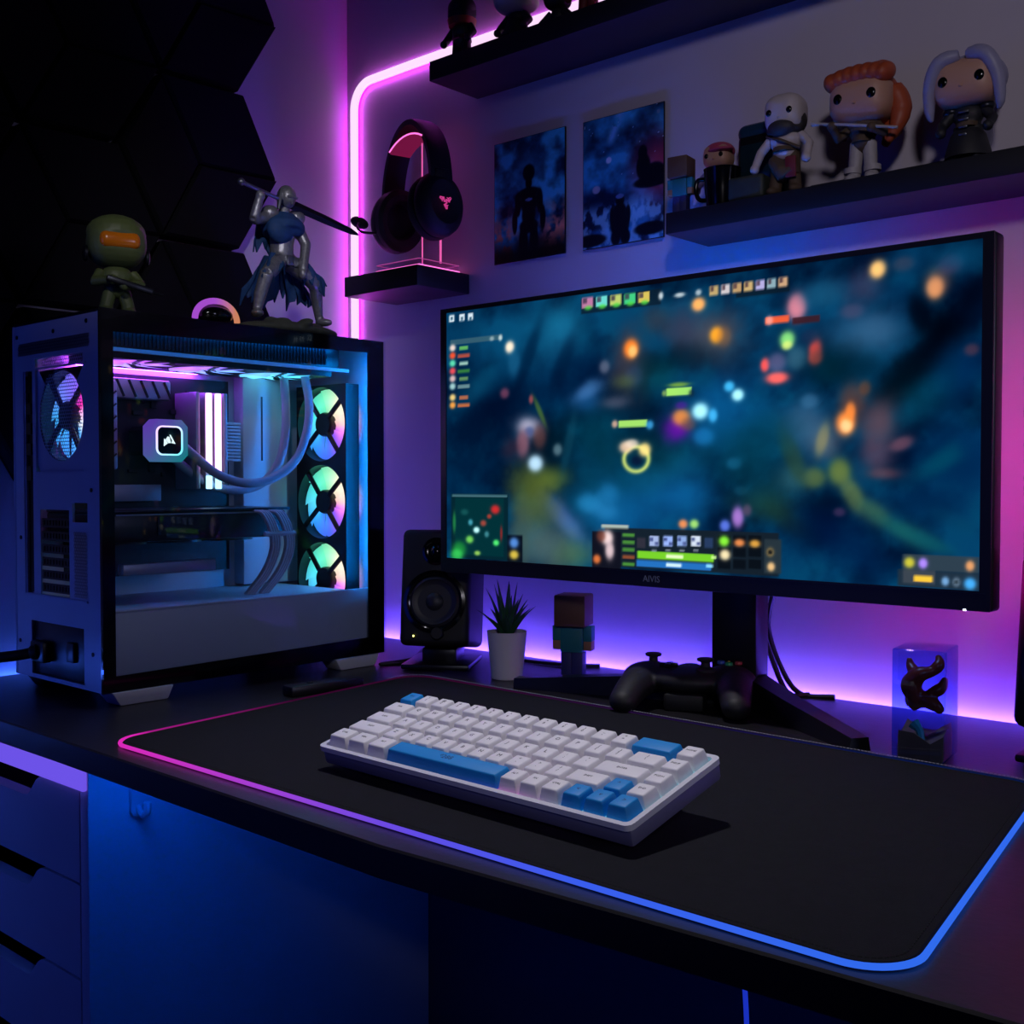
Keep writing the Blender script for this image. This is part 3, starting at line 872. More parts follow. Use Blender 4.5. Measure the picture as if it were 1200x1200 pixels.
('g',0.6636,0.1094,0.0102,0.0140,205,150,65,1.00,0), ('g',0.6114,0.0682,0.0106,0.0200,232,215,170,1.00,0), ('r',0.6941,0.0703,0.0142,0.0553,40,52,60,0.97,0), ('g',0.6898,0.0838,0.0072,0.0166,130,110,70,1.00,0),
('g',0.6898,0.0838,0.0043,0.0083,20,24,30,1.00,0), ('g',0.6914,0.0368,0.0072,0.0166,220,180,125,1.00,0), ('g',0.5342,0.1669,0.0097,0.0176,220,135,85,1.00,0), ('g',0.5550,0.1680,0.0095,0.0175,150,205,110,1.00,0),
('r',0.3986,0.1504,0.0282,0.0062,190,190,170,0.80,0), ('r',0.9472,0.0743,0.0523,0.0224,48,62,74,0.96,0), ('r',0.9439,0.0264,0.0558,0.0250,34,48,62,0.96,0), ('r',0.9179,0.0308,0.0225,0.0202,58,66,76,1.00,0),
('r',0.9239,0.0265,0.0130,0.0088,235,185,60,1.00,0), ('g',0.9045,0.0724,0.0084,0.0178,190,185,60,1.00,0), ('g',0.9237,0.0718,0.0071,0.0176,165,130,240,1.00,0), ('g',0.9872,0.0710,0.0067,0.0172,215,150,100,1.00,0),
('g',0.9544,0.0227,0.0058,0.0149,110,155,200,1.00,0), ('g',0.9693,0.0221,0.0057,0.0148,100,120,140,1.00,0), ('g',0.9693,0.0221,0.0034,0.0074,48,60,70,1.00,0), ('g',0.9875,0.0195,0.0090,0.0196,70,165,235,1.00,0),
('r',0.3396,0.9669,0.0119,0.0187,190,120,160,0.90,0), ('r',0.3341,0.9744,0.0046,0.0094,60,50,70,0.80,0), ('g',0.3415,0.9478,0.0092,0.0093,80,200,70,0.80,0), ('r',0.3697,0.9651,0.0117,0.0185,110,215,205,0.90,0),
('r',0.3643,0.9725,0.0045,0.0093,60,50,70,0.80,0), ('g',0.3715,0.9462,0.0090,0.0092,80,200,70,0.80,0), ('r',0.3992,0.9633,0.0115,0.0183,190,205,110,0.90,0), ('r',0.3939,0.9706,0.0044,0.0092,60,50,70,0.80,0),
('g',0.4010,0.9446,0.0088,0.0091,80,200,70,0.80,0), ('r',0.4281,0.9616,0.0112,0.0181,70,205,130,0.90,0), ('r',0.4229,0.9688,0.0043,0.0091,60,50,70,0.80,0), ('g',0.4298,0.9431,0.0086,0.0091,80,200,70,0.80,0),
('r',0.4564,0.9598,0.0110,0.0179,215,190,90,0.90,0), ('r',0.4513,0.9670,0.0043,0.0090,60,50,70,0.80,0), ('g',0.4581,0.9415,0.0085,0.0090,80,200,70,0.80,0), ('g',0.4900,0.9568,0.0050,0.0148,200,210,215,0.90,0),
('g',0.5260,0.9514,0.0113,0.0087,190,200,205,0.90,0), ('g',0.5610,0.9518,0.0063,0.0115,190,200,205,0.80,0), ('r',0.5890,0.9508,0.0080,0.0157,205,170,110,0.85,0), ('r',0.5859,0.9573,0.0031,0.0085,70,50,60,0.80,0),
('r',0.6097,0.9507,0.0079,0.0155,220,205,205,0.85,0), ('r',0.6066,0.9571,0.0030,0.0085,70,50,60,0.80,0), ('r',0.6300,0.9506,0.0077,0.0154,200,160,110,0.85,0), ('r',0.6270,0.9569,0.0030,0.0084,70,50,60,0.80,0),
('r',0.6500,0.9505,0.0076,0.0153,215,180,120,0.85,0), ('r',0.6470,0.9567,0.0029,0.0084,70,50,60,0.80,0), ('r',0.6697,0.9503,0.0075,0.0152,190,180,230,0.85,0), ('r',0.6668,0.9566,0.0029,0.0083,70,50,60,0.80,0),
('r',0.6891,0.9502,0.0074,0.0151,150,180,190,0.85,0), ('r',0.6862,0.9564,0.0029,0.0082,70,50,60,0.80,0), ('r',0.7082,0.9501,0.0073,0.0150,215,170,130,0.85,0), ('r',0.7054,0.9562,0.0028,0.0082,70,50,60,0.80,0),
('r',0.0137,0.9759,0.0068,0.0138,215,228,235,0.90,0), ('r',0.0137,0.9759,0.0027,0.0062,20,60,85,0.90,0), ('r',0.0408,0.9745,0.0067,0.0137,215,228,235,0.90,0), ('r',0.0408,0.9703,0.0027,0.0062,20,60,85,0.90,0),
('r',0.0631,0.9733,0.0066,0.0136,215,228,235,0.90,0), ('r',0.0631,0.9658,0.0027,0.0061,20,60,85,0.90,0), ('r',0.0762,0.8782,0.0666,0.0102,60,92,105,0.80,0), ('g',0.1174,0.8759,0.0064,0.0101,150,170,175,0.80,0),
('g',0.1386,0.8754,0.0053,0.0133,190,205,205,0.90,0), ('g',0.0159,0.8560,0.0091,0.0156,220,200,190,1.00,0), ('r',0.0452,0.8511,0.0111,0.0069,110,190,90,0.80,0), ('g',0.0158,0.8248,0.0091,0.0156,225,80,50,1.00,0),
('r',0.0452,0.8202,0.0156,0.0069,190,80,60,0.80,0), ('g',0.0158,0.7936,0.0091,0.0156,90,205,165,1.00,0), ('r',0.0452,0.7892,0.0111,0.0069,170,210,190,0.80,0), ('g',0.0158,0.7624,0.0091,0.0156,215,75,85,1.00,0),
('r',0.0451,0.7583,0.0156,0.0069,60,130,60,0.80,0), ('g',0.0158,0.7312,0.0091,0.0156,200,170,170,1.00,0), ('r',0.0451,0.7274,0.0112,0.0069,110,150,90,0.80,0), ('g',0.0157,0.6999,0.0091,0.0156,150,190,190,1.00,0),
('r',0.0451,0.6964,0.0156,0.0069,120,150,150,0.80,0), ('g',0.0157,0.6548,0.0091,0.0156,220,190,120,1.00,0), ('r',0.0451,0.6517,0.0112,0.0069,200,110,70,0.80,0), ('g',0.0157,0.6235,0.0091,0.0156,225,150,70,1.00,0),
('r',0.0450,0.6207,0.0156,0.0069,210,110,60,0.80,0)]



def screen_image(S, T):
    n1, n2, n3 = fbm(S * 9, T * 4.5, 3), fbm(S * 26 + 5, T * 12, 8), fbm((S * .8 - T * .35) * 16 + 9, (T + S * .9) * 7, 21)
    k = np.clip((n1 * .5 + n3 * .35 + n2 * .15 - .38) / .26, 0, 1)[:, None]
    C = np.array([4, 20, 44]) * (1 - k) + np.array([9, 62, 98]) * k
    k2 = np.clip((n2 - .5) * 3, 0, 1)[:, None] * .25
    C = C * (1 - k2) + np.array([9, 78, 100]) * k2
    for kind, s, t_, rs, rt, r, g, b, a, rot in SCREEN_MARKS:
        dx, dy = (S - s) * 2.14, T - t_
        rs, rt = rs * 2.14, rt
        if rot:
            c_, s_ = math.cos(R(rot)), math.sin(R(rot))
            dx, dy = dx * c_ + dy * s_, -dx * s_ + dy * c_
        if kind == 'r':
            ex = .005
            w = np.clip((rs - np.abs(dx)) / ex + .5, 0, 1) * np.clip((rt - np.abs(dy)) / ex + .5, 0, 1)
        elif kind == 'o':
            q = np.sqrt((dx / rs) ** 2 + (dy / rt) ** 2)
            w = np.exp(-((q - .85) / .16) ** 2)
        else:
            q = np.sqrt((dx / rs) ** 2 + (dy / rt) ** 2)
            wob = 1 if rs < .05 else .72 + .56 * n2
            q = q * wob
            w = 1 / (1 + np.exp((q - .82) * (6 if rs < .05 else 4)))
        w = (w * a)[:, None]
        C = C * (1 - w) + np.array([r, g, b]) * w
    return np.clip(C * 1.16 - 7, 0, 255)


picture('screen', sw, sh, 430, 202, screen_image, emit_attr('screen_light', 1.0), t, I @ at(scx, MY - .0006, scz, 90, 0, 0))
part('logo', MB().text('AIVIS', .0105, .0004, at(-.728, MY - .0021, .8893, 90, 0, 0)), SCREWM, t, world=True)
part('power_light', MB().box(-.378, MY - .001, .881, .003, .003, .002, .0005), emit('power_white', (.7, .8, 1.), 3.), t, 'tiny white power light', world=True)
part('bezel_line', MB().span(-1.06, -.36, MY - .0026, MY - .002, .8965, .8972), DARKM, t, world=True, smooth=0)
# stand
mb = MB()
mb.box(-.672, 1.158, .895, .060, .030, .31, .004, 2)
mb.box(-.672, 1.130, .985, .10, .06, .10, .004, 2)
part('stand_column', mb, BLACKP, t, world=True)
for tip, w in (((-.937, 1.064), .026), ((-.466, 1.030), .026)):
    mb = MB()
    b = Vector((-.668, 1.165, DZ))
    p = Vector((*tip, DZ))
    d = (p - b).normalized()
    s_ = Vector((-d.y, d.x, 0)) * w / 2
    v = []
    for q, h, k in ((b, .040, 1.4), (b.lerp(p, .45), .026, 1.1), (p, .013, .9)):
        v += [q - s_ * k, q + s_ * k, q + s_ * k * .8 + Vector((0, 0, h)), q - s_ * k * .8 + Vector((0, 0, h))]
    f = [[3, 2, 1, 0], [8, 9, 10, 11]]
    for i in (0, 4):
        f += [[i + j, i + (j + 1) % 4, i + 4 + (j + 1) % 4, i + 4 + j] for j in range(4)]
    mb.add(v, f)
    part('stand_foot', mb, DARKM if tip[0] < -.8 else BLACKP, t, world=True, smooth=20)
# light bars on the rear of the monitor, washing the wall
part('rear_light', MB().span(-.395, -.385, 1.0825, 1.090, .90, 1.12, .001), emit('rear_magenta', (1., .0, .50), 48.), t, 'magenta light bar on the back', world=True)
part('light_blocker', MB().span(-.430, -.378, 1.083, 1.130, 1.126, 1.129), BLACKP, t, world=True)  # plate added to keep the magenta bar's light off the figurines
part('rear_light', MB().span(-.86, -.62, 1.102, 1.109, 1.186, 1.194, .001), emit('rear_blue', (.0, .14, 1.), 48.), t, 'blue light bar on the back', world=True)
part('rear_light', MB().span(-1.04, -.88, 1.0825, 1.090, 1.19, 1.20, .001), emit('rear_lavender', (.13, .12, 1.), 22.), t, 'lavender light bar on the back', world=True)

for k, pts in enumerate(([(-.62, 1.110, .95), (-.668, 1.205, .90), (-.684, 1.222, .845), (-.672, 1.224, .80), (-.650, 1.232, .746), (-.63, 1.250, .7425)],
                         [(-.60, 1.110, .93), (-.652, 1.205, .88), (-.676, 1.232, .825), (-.662, 1.238, .775), (-.640, 1.246, .7435), (-.60, 1.256, .7425)])):
    solo('monitor_cable', MB().tube(smoothpath(pts, 8), .0032, 8), PLUGM, ['black cable nearest the monitor stand, dropping behind the monitor', 'black cable dropping behind the monitor, right of its twin'][k], 'cable', group='cables behind the monitor')

# ================================================================== speakers
def speaker(loc, rz, label):
    t = thing('desktop_speaker', label, 'speaker', loc, rz)
    mb = MB()
    mb.box(0, .005, .006, .096, .105, .008, .003)
    mb.box(0, .012, .018, .05, .06, .022, .004)
    part('stand_base', mb, DARKM, t)
    T = at(0, .0, .026, -9)
    mb = MB(T)
    mb.box(0, .0, .082, .098, .112, .160, .009, 3)
    part('cabinet', mb, BLACKM, t)
    F = T @ at(0, -.056, 0, 90)
    mb = MB(F @ Matrix.Translation((0, .062, 0)))
    mb.lathe([(.043, 0), (.043, .0025), (.0385, .0035), (.037, .0015), (.034, .0005), (.0335, 0)], n=40)
    w = part('woofer_ring', mb, BLACKG, t)
    mb = MB(F @ Matrix.Translation((0, .062, 0)))
    mb.lathe([(.0345, .0008), (.031, .0028), (.028, .0012), (.020, .0005), (.0125, .0006), (.010, .0035), (.005, .0052), (.0005, .0056)], n=40)
    part('woofer_cone', mb, CONE, t)
    mb = MB(F @ Matrix.Translation((0, .131, 0)))
    mb.lathe([(.019, 0), (.019, .002), (.016, .0028), (.012, .0008), (.0085, .001), (.007, .0032), (.003, .0045), (.0005, .0048)], n=32)
    part('tweeter', mb, BLACKG, t)
    mb = MB(F @ Matrix.Translation((.006, .019, 0)))
    mb.lathe([(.0085, 0), (.0085, .008), (.0075, .0095), (.0005, .0095)], n=24)
    part('volume_knob', mb, BLACKP, t)
    return t, F


sl, F = speaker((-1.122, 1.115, DZ), 33, 'black two way speaker between the computer case and the potted plant')
part('power_light', MB(F @ Matrix.Translation((-.028, .015, 0))).ball((0, 0, .0006), .0013, n=8), emit('led_yellow', (.9, .85, .15), 6.), sl, 'tiny yellow power light')
speaker((-.292, 1.125, DZ), 2, 'black speaker cut off by the right edge of the picture')
pts = smoothpath([(-1.07, 1.2, .7425), (-1.09, 1.215, .7425), (-1.0, 1.225, .7425), (-.95, 1.255, .7425)], 8)
solo('speaker_cable', MB().tube(pts, .0024, 8), PLUGM, 'thin black cable on the desk behind the left speaker', 'cable')
pts = smoothpath([(-1.165, 1.10, .7425), (-1.19, 1.06, .7425), (-1.19, 1.12, .7425), (-1.24, 1.19, .7425)], 8)
solo('speaker_cable', MB().tube(pts, .0024, 8), PLUGM, 'thin black cable on the desk between the case and the left speaker', 'cable')

# ================================================================== potted plant
t = thing('potted_plant', 'small spiky succulent in a white pot in front of the left speaker', 'plant', (-.990, 1.105, DZ))
mb = MB()
mb.lathe([(.0195, 0), (.0205, .001), (.0262, .058), (.0268, .0625), (.0245, .0625), (.0235, .054), (.001, .053)], n=48)
part('pot', mb, POTM, t)
part('soil', MB().lathe([(.0236, .050), (.0236, .0545), (.012, .0565), (.001, .057)], n=24), SOILM, t)
rng = random.Random(5)
for k in range(20):
    ring = 0 if k < 5 else (1 if k < 12 else 2)
    a = 2 * PI * (k * .382 + .13)
    lean = [.12, .42, .78][ring] + rng.uniform(-.08, .08)
    L = [.072, .066, .052][ring] * rng.uniform(.88, 1.1)
    wd = .0046
    d = Vector((math.cos(a), math.sin(a), 0))
    s_ = Vector((-math.sin(a), math.cos(a), 0))
    v, f = [], []
    m = 9
    pos = d * .004 + Vector((0, 0, .053))
    for i in range(m + 1):
        u = i / m
        th = lean * (.55 + .75 * u)
        if i:
            pos = pos + (d * math.sin(th) + Vector((0, 0, math.cos(th)))) * (L / m)
        nr = (d * -math.cos(th) + Vector((0, 0, math.sin(th))))
        w_ = wd * (1 - u ** 1.7) * (.75 + .5 * min(1, u * 3)) + .0002
        v += [pos - s_ * w_ + nr * w_ * .35, pos - nr * w_ * .38, pos + s_ * w_ + nr * w_ * .35, pos + nr * w_ * .08]
    for i in range(m):
        for j in range(4):
            f.append([i * 4 + j, i * 4 + (j + 1) % 4, i * 4 + 4 + (j + 1) % 4, i * 4 + 4 + j])
    f += [[3, 2, 1, 0], [m * 4, m * 4 + 1, m * 4 + 2, m * 4 + 3]]
    part('leaf', MB().add(v, f), LEAFM, t, smooth=50)

# ================================================================== block doll (a plain one)
def block_doll(loc, rz, s, label, mats, group=None):
    t = thing('block_doll', label, 'toy figure', loc, rz, group)
    hd, bd, lg, hand = mats
    part('head', MB().box(0, 0, .089 * s, .043 * s, .043 * s, .042 * s, .0022 * s), hd, t)
    part('body', MB().box(0, 0, .0505 * s, .031 * s, .022 * s, .035 * s, .0012 * s), bd, t)
    for sx in (-1, 1):
        part('leg', MB().box(sx * .0075 * s, 0, .0165 * s, .0147 * s, .0195 * s, .033 * s, .001 * s), lg, t)
        a = part('arm', MB().box(sx * .0215 * s, 0, .058 * s, .0115 * s, .017 * s, .020 * s, .001 * s), bd, t)
        part('hand', MB().box(sx * .0215 * s, 0, .042 * s, .011 * s, .0165 * s, .0125 * s, .001 * s), hand, a)
    return t


block_doll((-.934, 1.176, DZ), 22, 1.0, 'plain wooden block doll with teal body on the desk beside the potted plant', (BROWNB, TEALC, INDIGO, TANB))

# ================================================================== game controller
t = thing('game_controller', 'black wireless game controller lying in front of the monitor stand', 'game controller', (-.703, 1.092, DZ), 24)
mb = MB()
mb.ball((0, .012, .031), (.052, .034, .0165), n=24)
mb.ball((0, .030, .030), (.060, .020, .015), n=24)
for s in (-1, 1):
    mb.ball((s * .046, .020, .031), (.032, .031, .0185), n=24)
    for k in range(9):
        u = k / 8
        mb.ball((s * (.052 + .010 * u), .012 - .062 * u, .029 - .012 * u * u - .002 * u), (.0235 - .0065 * u, .024 - .006 * u, .0185 - .004 * u), n=16)
fused('body', mb, BLACKM, t, .0022, 8)
part('middle_plate', MB().ball((0, .036, .0345), (.022, .012, .0125), n=20), BLACKG, t)
for x, y in ((-.043, .028), (.021, .006)):
    mb = MB(Matrix.Translation((x, y, .043)))
    mb.lathe([(.0125, 0), (.0125, .003), (.009, .0042), (.0055, .0055), (.005, .0105), (.0092, .012), (.0098, .0142), (.0085, .0152), (.004, .0142), (.0005, .014)], n=28)
    part('thumbstick', mb, RUBBER, t)
mb = MB()
mb.box(-.021, .006, .0485, .021, .007, .005, .001)
mb.box(-.021, .006, .0485, .007, .021, .005, .001)
part('direction_pad', mb, BLACKG, t)
for (x, y), c in zip(((.046, .020), (.056, .030), (.036, .030), (.046, .040)), ((40, 150, 90), (170, 60, 70), (60, 90, 190), (200, 170, 70))):
    part('face_button', MB(Matrix.Translation((x, y, .0488))).lathe([(.0046, 0), (.0046, .0025), (.0038, .0036), (.0005, .0038)], n=18), mat('face_button', c, .3), t)
for s in (-1, 1):
    mb = MB()
    mb.box(s * .043, .050, .0335, .040, .010, .008, .003, 3, rot=(0, 0, -s * 14))
    part('bumper', mb, BLACKG, t)
    mb = MB()
    mb.ball((s * .045, .047, .022), (.014, .013, .011), n=16)
    part('trigger', mb, BLACKP, t)
mb = MB()
mb.box(.0, -.004, .010, .046, .034, .020, .004)
part('battery_cover', mb, BLACKM, t)

# ================================================================== resin block
t = thing('resin_block', 'clear blue resin block with red brown ornament on the desk at right', 'ornament', (-.4115, 1.052, DZ), 8)
part('resin', MB().box(0, 0, .0525, .047, .059, .104, .002, 3), RESIN, t, 'clear blue resin')
mb = MB()
for pts, rr in (([(-.014, .004, .046), (-.002, .0, .054), (.010, -.004, .050), (.016, -.002, .044)], .0085),
                ([(-.006, .0, .052), (-.012, -.004, .066), (-.004, -.008, .078), (.008, -.006, .082)], .0105),
                ([(.004, -.002, .060), (.014, .002, .066), (.017, .004, .076)], .0062),
                ([(-.004, -.006, .076), (-.014, .002, .084), (-.016, .004, .092)], .0056),
                ([(.006, -.006, .080), (.013, -.002, .089), (.010, .004, .096)], .0060),
                ([(-.010, .004, .056), (-.017, .008, .052), (-.018, .010, .044)], .0048)):
    P_ = smoothpath(pts, 5)
    mb.tube(P_, [rr * (1 - .55 * abs(k / (len(P_) - 1) - .35) / .65) for k in range(len(P_))], 12)
fused('inner_ornament', mb, BRONZE, t, .0016, 3, label='dark red brown coral shape inside the resin')
mb = MB()
n = 12
top = [.024 + .006 * math.sin(k * 1.9) for k in range(n)]
v = []
pr_ = [(.0215 * max(-1, min(1, 1.35 * math.cos(2 * PI * k / n + .4))), .0275 * max(-1, min(1, 1.35 * math.sin(2 * PI * k / n + .4)))) for k in range(n)]
v = [(x, y, .0015) for x, y in pr_] + [(x, y, h) for (x, y), h in zip(pr_, top)] + [(0, 0, .018)]
f = [list(range(n))[::-1]] + [[k, (k + 1) % n, n + (k + 1) % n, n + k] for k in range(n)] + [[n + k, n + (k + 1) % n, 2 * n] for k in range(n)]
part('wooden_base', MB().add(v, f), WOODB, t, 'rough wooden base inside the resin', smooth=15)
part('teal_branch', MB().tube(smoothpath([(-.006, -.018, .034), (.0, -.020, .028), (.004, -.023, .016), (.012, -.024, .005)], 5), [.006, .0055, .005, .0045, .004, .0037, .0035, .0032, .003, .0028, .0026, .0024, .0022, .002, .002, .002][:16], 8), TEALB, t)

# ================================================================== desktop computer
pc = thing('desktop_computer', 'white computer case with glass side and glowing fans on the desk', 'computer', (-1.305, .86, DZ))
PX0, PX1, PY0, PY1, PZ0, PZ1 = -1.417, -1.195, .648, 1.075, .757, 1.1975


def pp(name, mb, m, parent=pc, **k):
    return part(name, mb, m, parent, world=True, **k)


# rear plate (faces -Y) with real openings
mb = MB()
holes = [(-1.358, -1.240, 1.012, 1.150), (-1.384, -1.366, .862, 1.137), (-1.348, -1.276, .862, .966), (-1.268, -1.232, .952, .975), (-1.374, -1.243, .762, .828)]
mb.plate(PX0 + .002, PX1 - .006, PZ0, PZ1 - .004, PY0, PY0 + .003, holes)
mb.span(PX0, PX0 + .004, PY0 - .001, PY0 + .004, PZ0, PZ1 - .003, .001)
mb.span(PX1 - .010, PX1 - .0055, PY0 - .001, PY0 + .004, PZ0, PZ1 - .003, .001)
for z in (1.1365, .8585):
    mb.span(-1.388, -1.232, PY0 - .0015, PY0, z, z + .0025)
mb.span(-1.390, -1.387, PY0 - .0015, PY0, .8585, 1.139)
rp = pp('rear_panel', mb, CASEW, smooth=0)
mb = MB()
hexgrille(mb, lambda x, z: (x + 1.299) ** 2 + (z - 1.079) ** 2 < .0545 ** 2 or (z > 1.136 and abs(x + 1.295) < .05), .0047, -1.357, -1.241, 1.013, 1.149, PY0 + .002, .24)
pp('fan_grille', mb, CASEW, rp, smooth=0)
# corner webs around the round grille
mb = MB()
for k in range(48):
    a0, a1 = 2 * PI * k / 48, 2 * PI * (k + 1) / 48
    q = []
    for a in (a0, a1):
        c_, s_ = math.cos(a), math.sin(a)
        m_ = max(abs(c_) / .0590, abs(s_) / .069)
        q.append(((-1.299 + .0545 * c_, PY0 + .0028, 1.079 + .0545 * s_), (-1.299 + c_ / m_, PY0 + .0028, 1.081 + s_ / m_)))
    if .25 < ((a0 + a1) / 2 / PI) < .75:
        continue
    mb.add([q[0][0], q[1][0], q[1][1], q[0][1]], [[0, 1, 2, 3]])
pp('grille_surround', mb, CASEW, rp, smooth=0)
mb = MB()
hexgrille(mb, lambda x, z: True, .0042, -1.262, -1.234, .866, .942, PY0 - .0006, .45)
pp('side_vent', mb, STEELM, rp, smooth=0)
mb = MB()
hexgrille(mb, lambda x, z: True, .0042, -1.40, -1.225, 1.158, 1.172, PY0 - .0006, .5)
pp('top_vent', mb, STEELM, rp, smooth=0)
for k in range(6):
    mb = MB()
    z = .871 + k * .0158
    mb.span(-1.346, -1.278, PY0 + .001, PY0 + .002, z - .0055, z + .0055)
    for j in range(9):
        mb.box(-1.341 + j * .0075, PY0 + .0005, z, .004, .001, .006)
    pp('slot_cover', mb, CASEB, rp, smooth=0)
mb = MB()
mb.span(-1.383, -1.367, PY0 + .003, PY0 + .006, .863, 1.136)
for z, h in ((1.12, .02), (1.09, .014), (1.065, .014), (1.04, .014), (1.01, .018)):
    mb.span(-1.382, -1.369, PY0 - .001, PY0 + .004, z - h / 2, z + h / 2)
pp('port_shield', mb, CASEB, rp, smooth=0)
mb = MB()
for x, z in ((-1.405, 1.18), (-1.23, 1.185), (-1.405, .80), (-1.222, .80), (-1.222, .99), (-1.31, 1.18), (-1.40, .93)):
    mb.lathe([(.0026, 0), (.0026, .001), (.0005, .0016)], Matrix.Translation((x, PY0, z)) @ rotm(90, 0, 0), 10)
pp('screw', mb, CASEB, rp)
# power supply
mb = MB()
mb.span(-1.373, -1.244, PY0 + .003, .80, .763, .827, .001)
mb.box(-1.345, PY0 - .003, .792, .034, .012, .026, .003)
mb.box(-1.275, PY0 + .001, .797, .018, .006, .024, .002)
pp('power_supply', mb, CASEB, smooth=30)
# top, bottom, back, front
mb = MB()
mb.span(PX0, PX1 - .005, PY0, PY1, PZ1 - .005, PZ1, .0012)
pp('top_panel', mb, CASEB, smooth=30)
pp('bottom_panel', MB().span(PX0, PX1 - .005, PY0 + .002, PY1, PZ0, PZ0 + .004), CASEW, smooth=0)
pp('side_panel', MB().span(PX0, PX0 + .002, PY0 + .003, PY1, PZ0, PZ1 - .005), CASEW, smooth=0)
pp('front_panel', MB().span(PX0, PX1 - .005, PY1 - .006, PY1, PZ0, PZ1 - .005), CASEW, smooth=0)
# glass side with a printed black border
pp('glass_panel', MB().span(PX1 - .0035, PX1, PY0 - .002, PY1 + .001, PZ0, PZ1), GLASSM, smooth=0)
mb = MB()
yc, zc = (PY0 + PY1) / 2, (PZ0 + PZ1) / 2
o_ = [(PY0 - .002, PZ0), (PY1 + .001, PZ0), (PY1 + .001, PZ1), (PY0 - .002, PZ1)]
i_ = [(.6635, .7755), (1.047, .781), (1.047, 1.180), (.6635, 1.1715)]
ringprism(mb, o_, i_, .002, Matrix.Translation((PX1 - .0056, 0, 0)) @ Matrix(((0, 0, 1, 0), (1, 0, 0, 0), (0, 1, 0, 0), (0, 0, 0, 1))))
pp('glass_border', mb, BLACKG, smooth=0)
for y in (.70, 1.028):
    for x in (-1.215, -1.395):
        mb = MB()
        mb.box(x, y, .7485, .032, .062, .017, .002, taper=(-.003, -.012, -.006))
        pp('foot', mb, CASEW if x > -1.3 else CASEB, smooth=30)
# inside: tray, shroud, board
mb = MB()
mb.span(-1.377, -1.374, .652, 1.066, .85, 1.19)
pp('motherboard_tray', mb, CASEIN, smooth=0)
mb = MB()
mb.span(-1.374, -1.350, .945, 1.022, .853, 1.152, .002)
pp('cable_cover', mb, CASEIN, smooth=30)
pp('cover_slot', MB().span(-1.3502, -1.3495, .9755, .9785, 1.03, 1.122), CASEB, smooth=0)
mb = MB()
mb.span(-1.374, -1.203, .653, 1.012, .8475, .8505, .001)
mb.span(-1.2065, -1.2035, .653, 1.064, .765, .8505, .001)
pp('power_supply_shroud', mb, CASEIN, smooth=30)
mb = MB()
mb.span(-1.374, -1.371, .690, .935, .875, 1.142)
rng = random.Random(2)
for k in range(46):
    y, z = rng.uniform(.70, .93), rng.uniform(.99, 1.13)
    mb.box(-1.369, y, z, .005, rng.choice((.004, .008, .012)), rng.choice((.004, .006, .016)), .0005)
board = pp('motherboard', mb, PCB, smooth=0)
HSINK = mat('heatsink_silver', (150, 150, 160), .4, .5, noise=.1)
mb = MB()
mb.span(-1.37, -1.342, .742, .826, 1.108, 1.134, .003)
pp('heatsink', mb, HSINK, board, smooth=30)
mb = MB()
for k in range(5):
    mb.box(-1.3415, .752 + k * .017, 1.121, .0012, .003, .024, rot=(25, 0, 0))
pp('heatsink_lines', mb, CASEB, board, smooth=0)
mb = MB()
mb.span(-1.37, -1.336, .708, .746, 1.015, 1.130, .004)
pp('port_cover', mb, HSINK, board, smooth=30)
mb = MB()
for k in range(6):
    mb.box(-1.3355, .736, 1.03 + k * .016, .0012, .018, .002, rot=(40, 0, 0))
pp('port_cover_lines', mb, CASEB, board, smooth=0)
mb = MB()
mb.span(-1.37, -1.352, .738, .816, .974, .996, .001)
pp('storage_heatsink', mb, HSINK, board, smooth=30)
# memory sticks with glowing tops
for y in (.851, .8655, .880, .8945):
    mb = MB()
    mb.span(-1.37, -1.318, y - .003, y + .003, .990, 1.120, .0008)
    r_ = pp('memory_stick', mb, HSINK, board, smooth=30)
    if y in (.8655, .880):
        pp('light_bar', MB().span(-1.318, -1.311, y - .0034, y + .0034, 1.012, 1.119, .0012), emit('memory_pink', (1., .45, .95), 4.), r_, label='pink white glowing bar')
        pp('light_bar', MB().span(-1.318, -1.311, y - .0034, y + .0034, .990, 1.008, .0012), emit('memory_cyan', (.35, .8, 1.), 3.), r_, label='cyan white glowing bar end')
mb = MB()
for k in range(12):
    mb.span(-1.368, -1.335, .905, .931, 1.028 + k * .0046, 1.0315 + k * .0046, .001)
pp('cable_comb', mb, SLEEVE, board, smooth=30)

# cooler: pump head, two hoses, radiator with three fans
mb = MB()
oct_ = lambda w, c: [(w, w - c), (w - c, w), (c - w, w), (-w, w - c), (-w, c - w), (c - w, -w), (w - c, -w), (w, c - w)]
YZ = lambda x, y, z: Matrix(((0, 0, 1, x), (1, 0, 0, y), (0, 1, 0, z), (0, 0, 0, 1)))
mb.prism(oct_(.019, .005), .049, YZ(-1.37, .799, 1.053))
pump = pp('cooler_pump', mb, CASEB, board, smooth=20)
# (pump face pieces stay one level under the board's pump mesh's parent)
pp('pump_display', MB().prism(rrect(.034, .034, .007), .0008, YZ(-1.304, .799, 1.053)), BLACKG, smooth=0)
mb = MB()
ringprism(mb, rrect(.0385, .0385, .009), rrect(.0345, .0345, .007), .0018, YZ(-1.3042, .799, 1.053))


def pumpcol(co):
    y, z = co.y + .86 - .799, co.z + DZ - 1.053
    k = max(0, min(1, .5 + (z - y) / .05))
    a, b = np.array((.25, .95, 1.)), np.array((1., .62, 1.))
    return tuple(a * (1 - k) + b * k)


pp('pump_light_ring', mb, emit_attr('pump_light', 1.6), smooth=0, colfn=pumpcol)


